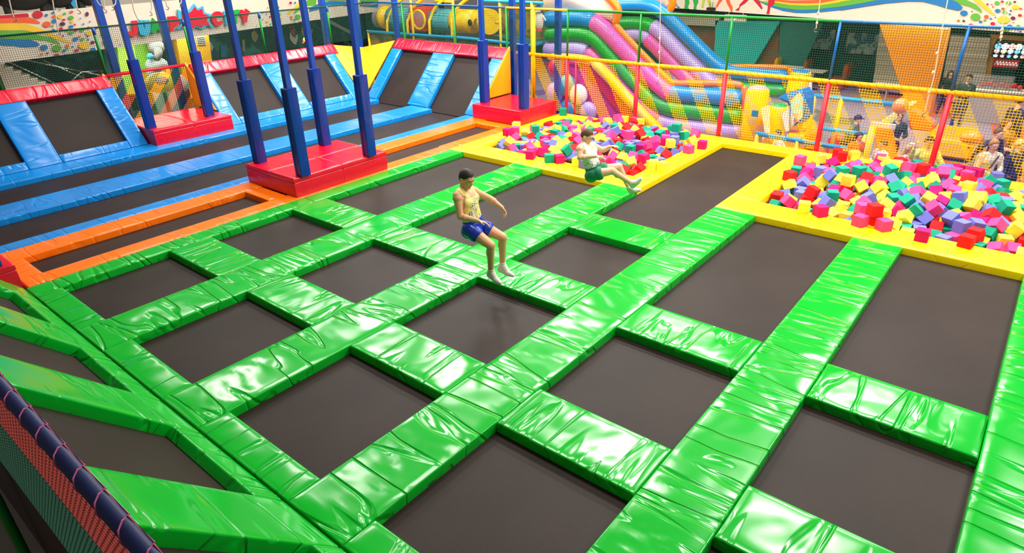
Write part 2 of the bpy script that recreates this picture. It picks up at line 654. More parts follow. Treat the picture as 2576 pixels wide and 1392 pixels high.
slope_pad(SR, 1.724, 2.08, 2.0, 6.36, REDTOP, 'red top pad on the sloping wall right of the yellow corner', 'along', 'red top pads of the sloping walls', fold=FY, wr=0.006)
for a0, a1, t in ((4.6, 5.95, 'sloping black bed right of the yellow corner'), (2.4, 3.8, 'sloping black bed behind the far blue post')):
    slope_bed(SR, 0.0, 1.72, a0, a1, t, FY)
slope_base(SL[1], SL[2], FX, -0.6, 3.95, 1.93, 'deck_wedge')
slope_base(SL[1], SL[2], FX, 5.99, 10.3, 1.93, 'deck_wedge')
slope_base(SR[1], SR[2], FY, 2.02, 6.4, 2.08, 'deck_wedge')
slope_base(SG[1], SG[2], FY, -10.4, 0.3, 1.93, 'deck_wedge')
g2 = 'green pads on the near sloping wall'
GN = ['highest in the picture', 'second from the top left', 'third from the top left', 'largest and nearest the bottom edge', 'cut by the bottom picture edge']
for i, (a0, a1) in enumerate(((-0.22, 0.33), (-2.24, -1.45), (-4.27, -3.52), (-6.29, -5.57), (-8.35, -7.65))):
    slope_pad(SG, 0.0, 1.60, a0, a1, GREEN, 'green pad climbing the near sloping wall, ' + GN[i], 'up', g2, fold=FY, wr=0.002, H=0.12)
for i, (a0, a1) in enumerate(((-1.45, -0.22), (-3.52, -2.24), (-5.57, -4.27), (-7.65, -6.29))):
    slope_pad(SG, 0.0, 0.29, a0 + .004, a1 - .004, GREEN, 'low green pad at the foot of the near sloping wall, ' + ['first from the top left', 'second from the top left', 'third from the top left', 'fourth and lowest'][i], 'along', g2, fold=FY, wr=0.002)
    slope_bed(SG, 0.29, 1.60, a0, a1, 'sloping black bed of the near wall, ' + ['first from the top left', 'second from the top left', 'third from the top left', 'at the bottom picture edge'][i], FY)
slope_pad(SG, 1.604, 1.86, -10.3, 0.33, REDTOP, 'thin red top pad showing along the navy rail', 'along', 'red top pads of the sloping walls', fold=FY, wr=0.002)

# yellow corner between the two blue walls
c = MB()
TL, TR = V3((10.30, 7.84, 1.40)), V3((11.66, 6.40, 1.46))
TC, BT = V3((11.45, 7.72, 1.20)), V3((10.30, 6.44, 0.02))
ML, MR = V3((10.29, 7.13, 0.66)), V3((10.98, 6.42, 0.74))
MC = V3((11.12, 7.36, 0.92))
fr = [TL, TC, TR, MR, BT, ML, MC]
bk = [p + V3((0.10, 0.10, -0.03)) for p in fr]
c.add(fr + bk, [(0, 1, 6, 5), (1, 2, 3, 6), (5, 6, 4), (6, 3, 4)] + [(7, 12, 13, 8), (8, 13, 10, 9), (12, 11, 13), (13, 11, 10)] +
      [(0, 7, 8, 1), (1, 8, 9, 2), (2, 9, 10, 3), (3, 10, 11, 4), (4, 11, 12, 5), (5, 12, 7, 0)])
tag(c.build('corner_pad', CORNER, bevel=0.012), 'folded yellow pad filling the corner between the two sloping walls', 'wall pad')


def side_triangle(p, q, r, off, label):
    t = MB().prism([p, q, r], off)
    return tag(t.build('side_pad', CORNER, bevel=0.015), label, 'wall pad', 'yellow triangular side pads')


side_triangle((10.62, 1.95, 0.36), (11.72, 1.95, 1.56), (11.72, 1.95, 0.36), (0, 0.06, 0), 'yellow triangular pad standing on the far red platform')
side_triangle((4.02, 6.85, 0.36), (4.02, 7.95, 1.45), (4.02, 7.95, 0.36), (-0.06, 0, 0), 'yellow edged triangular pad at the left end of the two post platform')
side_triangle((5.93, 6.85, 0.36), (5.93, 7.95, 1.45), (5.93, 7.95, 0.36), (0.06, 0, 0), 'yellow triangular pad at the right end of the two post platform')


# ---- red platforms and padded posts -----------------------------------------
def platform(x0, x1, y0, y1, label, nx, ny, h=0.35):
    t = thing('platform', label, 'platform', ((x0 + x1) / 2, (y0 + y1) / 2, 0), 'red padded platforms')
    for i in range(nx):
        for j in range(ny):
            a0, a1 = x0 + (x1 - x0) * i / nx, x0 + (x1 - x0) * (i + 1) / nx
            b0, b1 = y0 + (y1 - y0) * j / ny, y0 + (y1 - y0) * (j + 1) / ny
            cushion('base_block', a1 - a0 - .006, b1 - b0 - .006, h - 0.08, RED, Matrix.Translation(((a0 + a1) / 2, (b0 + b1) / 2, 0.001)), t, wr=0, step=0.2, r=0.02, puff=0)
            cushion('top_mat', a1 - a0 - .004, b1 - b0 - .004, 0.079, RED, Matrix.Translation(((a0 + a1) / 2, (b0 + b1) / 2, h - 0.079)), t, wr=0.003, r=0.02, puff=0.002)
    return t


platform(3.86, 5.95, 0.40, 1.96, 'red padded platform with four blue posts in the middle of the hall', 2, 2)
platform(4.03, 5.92, 6.10, 7.80, 'red padded platform with two blue posts at the far sloping wall', 2, 1)
platform(10.12, 11.62, 0.38, 1.93, 'red padded platform with two blue posts at the end of the orange lane', 1, 1)
platform(-1.9, -0.32, 0.36, 1.95, 'red padded platform cut by the left picture edge', 1, 1)


def padded_post(x, y, label, z0=0.352, h=1.50, w=0.19):
    t = thing('padded_post', label, 'post', (x, y, z0), 'blue padded posts on the red platforms')
    M = Matrix.Translation((x, y, z0)) @ Matrix.Rotation(-PI / 2, 4, 'Y') @ Matrix.Translation((h / 2, 0, -w / 2))
    cushion('padded_sleeve', h, w, w, NAVY, M, t, wr=0.004, r=0.02, puff=0.0, step=0.03)
    MB().box((x, y, z0 + 0.001 + (6.2 - z0) / 2 + h * 0.48), (0.105, 0.105, 6.2 - z0 - h * 0.96)).build('steel_post', M_POST, t, bevel=0.008)
    seam = MB().box((x - 0.097, y + 0.03, z0 + h / 2), (0.004, 0.008, h * 0.97))
    seam.build('seam', M_BLACK, t)
    return t


for x, y, t in ((4.09, 1.83, 'blue padded post at the left rear of the four post platform'), (4.09, 0.45, 'blue padded post at the front corner of the four post platform'),
                (5.56, 1.83, 'blue padded post at the far rear of the four post platform'), (5.58, 0.45, 'blue padded post at the right end of the four post platform'),
                (4.12, 6.42, 'left blue padded post of the platform at the far wall'), (5.55, 6.47, 'right blue padded post of the platform at the far wall'),
                (10.46, 2.02, 'left blue padded post of the platform by the left foam pit'), (10.42, 0.50, 'right blue padded post of the platform by the left foam pit'),
                (-0.53, 0.50, 'blue padded post cut by the left picture edge')):
    padded_post(x, y if y != 2.02 else 1.80, t)

# ---- foam pits ----------------------------------------------------------------
H2 = 0.12
gy = 'yellow pads around the foam pits'
flat_pad('pit_pad', YF, 11.85, 0.02, 0.385, YELLOW, 'yellow edge pad between the left foam pit and the orange strip', 'pit pad', gy, H=H2, wr=0.003)
flat_pad('pit_pad', YF, 8.32, -4.18, 0.016, YELLOW, 'yellow front edge pad of the left foam pit', 'pit pad', gy, H=H2, wr=0.003, seams=(0.2,))
flat_pad('pit_pad', 8.324, 11.4, -4.18, -3.74, YELLOW, 'yellow side pad of the left foam pit along the long bed', 'pit pad', gy, H=H2, wr=0.003, seams=(-0.9,))
flat_pad('pit_pad', 8.324, 11.4, -6.10, -5.61, YELLOW, 'yellow side pad of the right foam pit along the long bed', 'pit pad', gy, H=H2, wr=0.003)
flat_pad('pit_pad', YF, 8.32, -9.85, -5.61, YELLOW, 'yellow front edge pad of the right foam pit', 'pit pad', gy, H=H2, wr=0.003, seams=(0.6,))
flat_pad('pit_pad', 11.404, 11.85, -6.10, 0.016, YELLOW, 'yellow back edge pad behind the left pit and the long bed', 'pit pad', gy, H=H2, wr=0.002)
flat_pad('pit_pad', 11.404, 11.85, -10.4, -6.104, YELLOW, 'yellow back edge pad of the right foam pit', 'pit pad', gy, H=H2, wr=0.002)
flat_pad('pit_pad', 8.324, 11.4, -10.3, -9.86, YELLOW, 'yellow side pad of the right foam pit cut by the right picture edge', 'pit pad', gy, H=H2, wr=0.002)
pl = MB()
for x0, x1, y0, y1 in ((8.33, 11.41, -3.75, 0.02), (8.33, 11.41, -9.87, -6.1)):
    pl.box(((x0 + x1) / 2, (y0 + y1) / 2, -0.36), (x1 - x0, y1 - y0, 0.04))
    for a, b2 in (((x0 + .01, (y0 + y1) / 2), (.02, y1 - y0)), ((x1 - .01, (y0 + y1) / 2), (.02, y1 - y0)), (((x0 + x1) / 2, y0 + .01), (x1 - x0, .02)), (((x0 + x1) / 2, y1 - .01), (x1 - x0, .02))):
        pl.box((a[0], a[1], -0.23), (b2[0], b2[1], 0.22))
struct(pl.build('pit_lining', plain('pit_lining_red', (150, 40, 30), 0.7)))

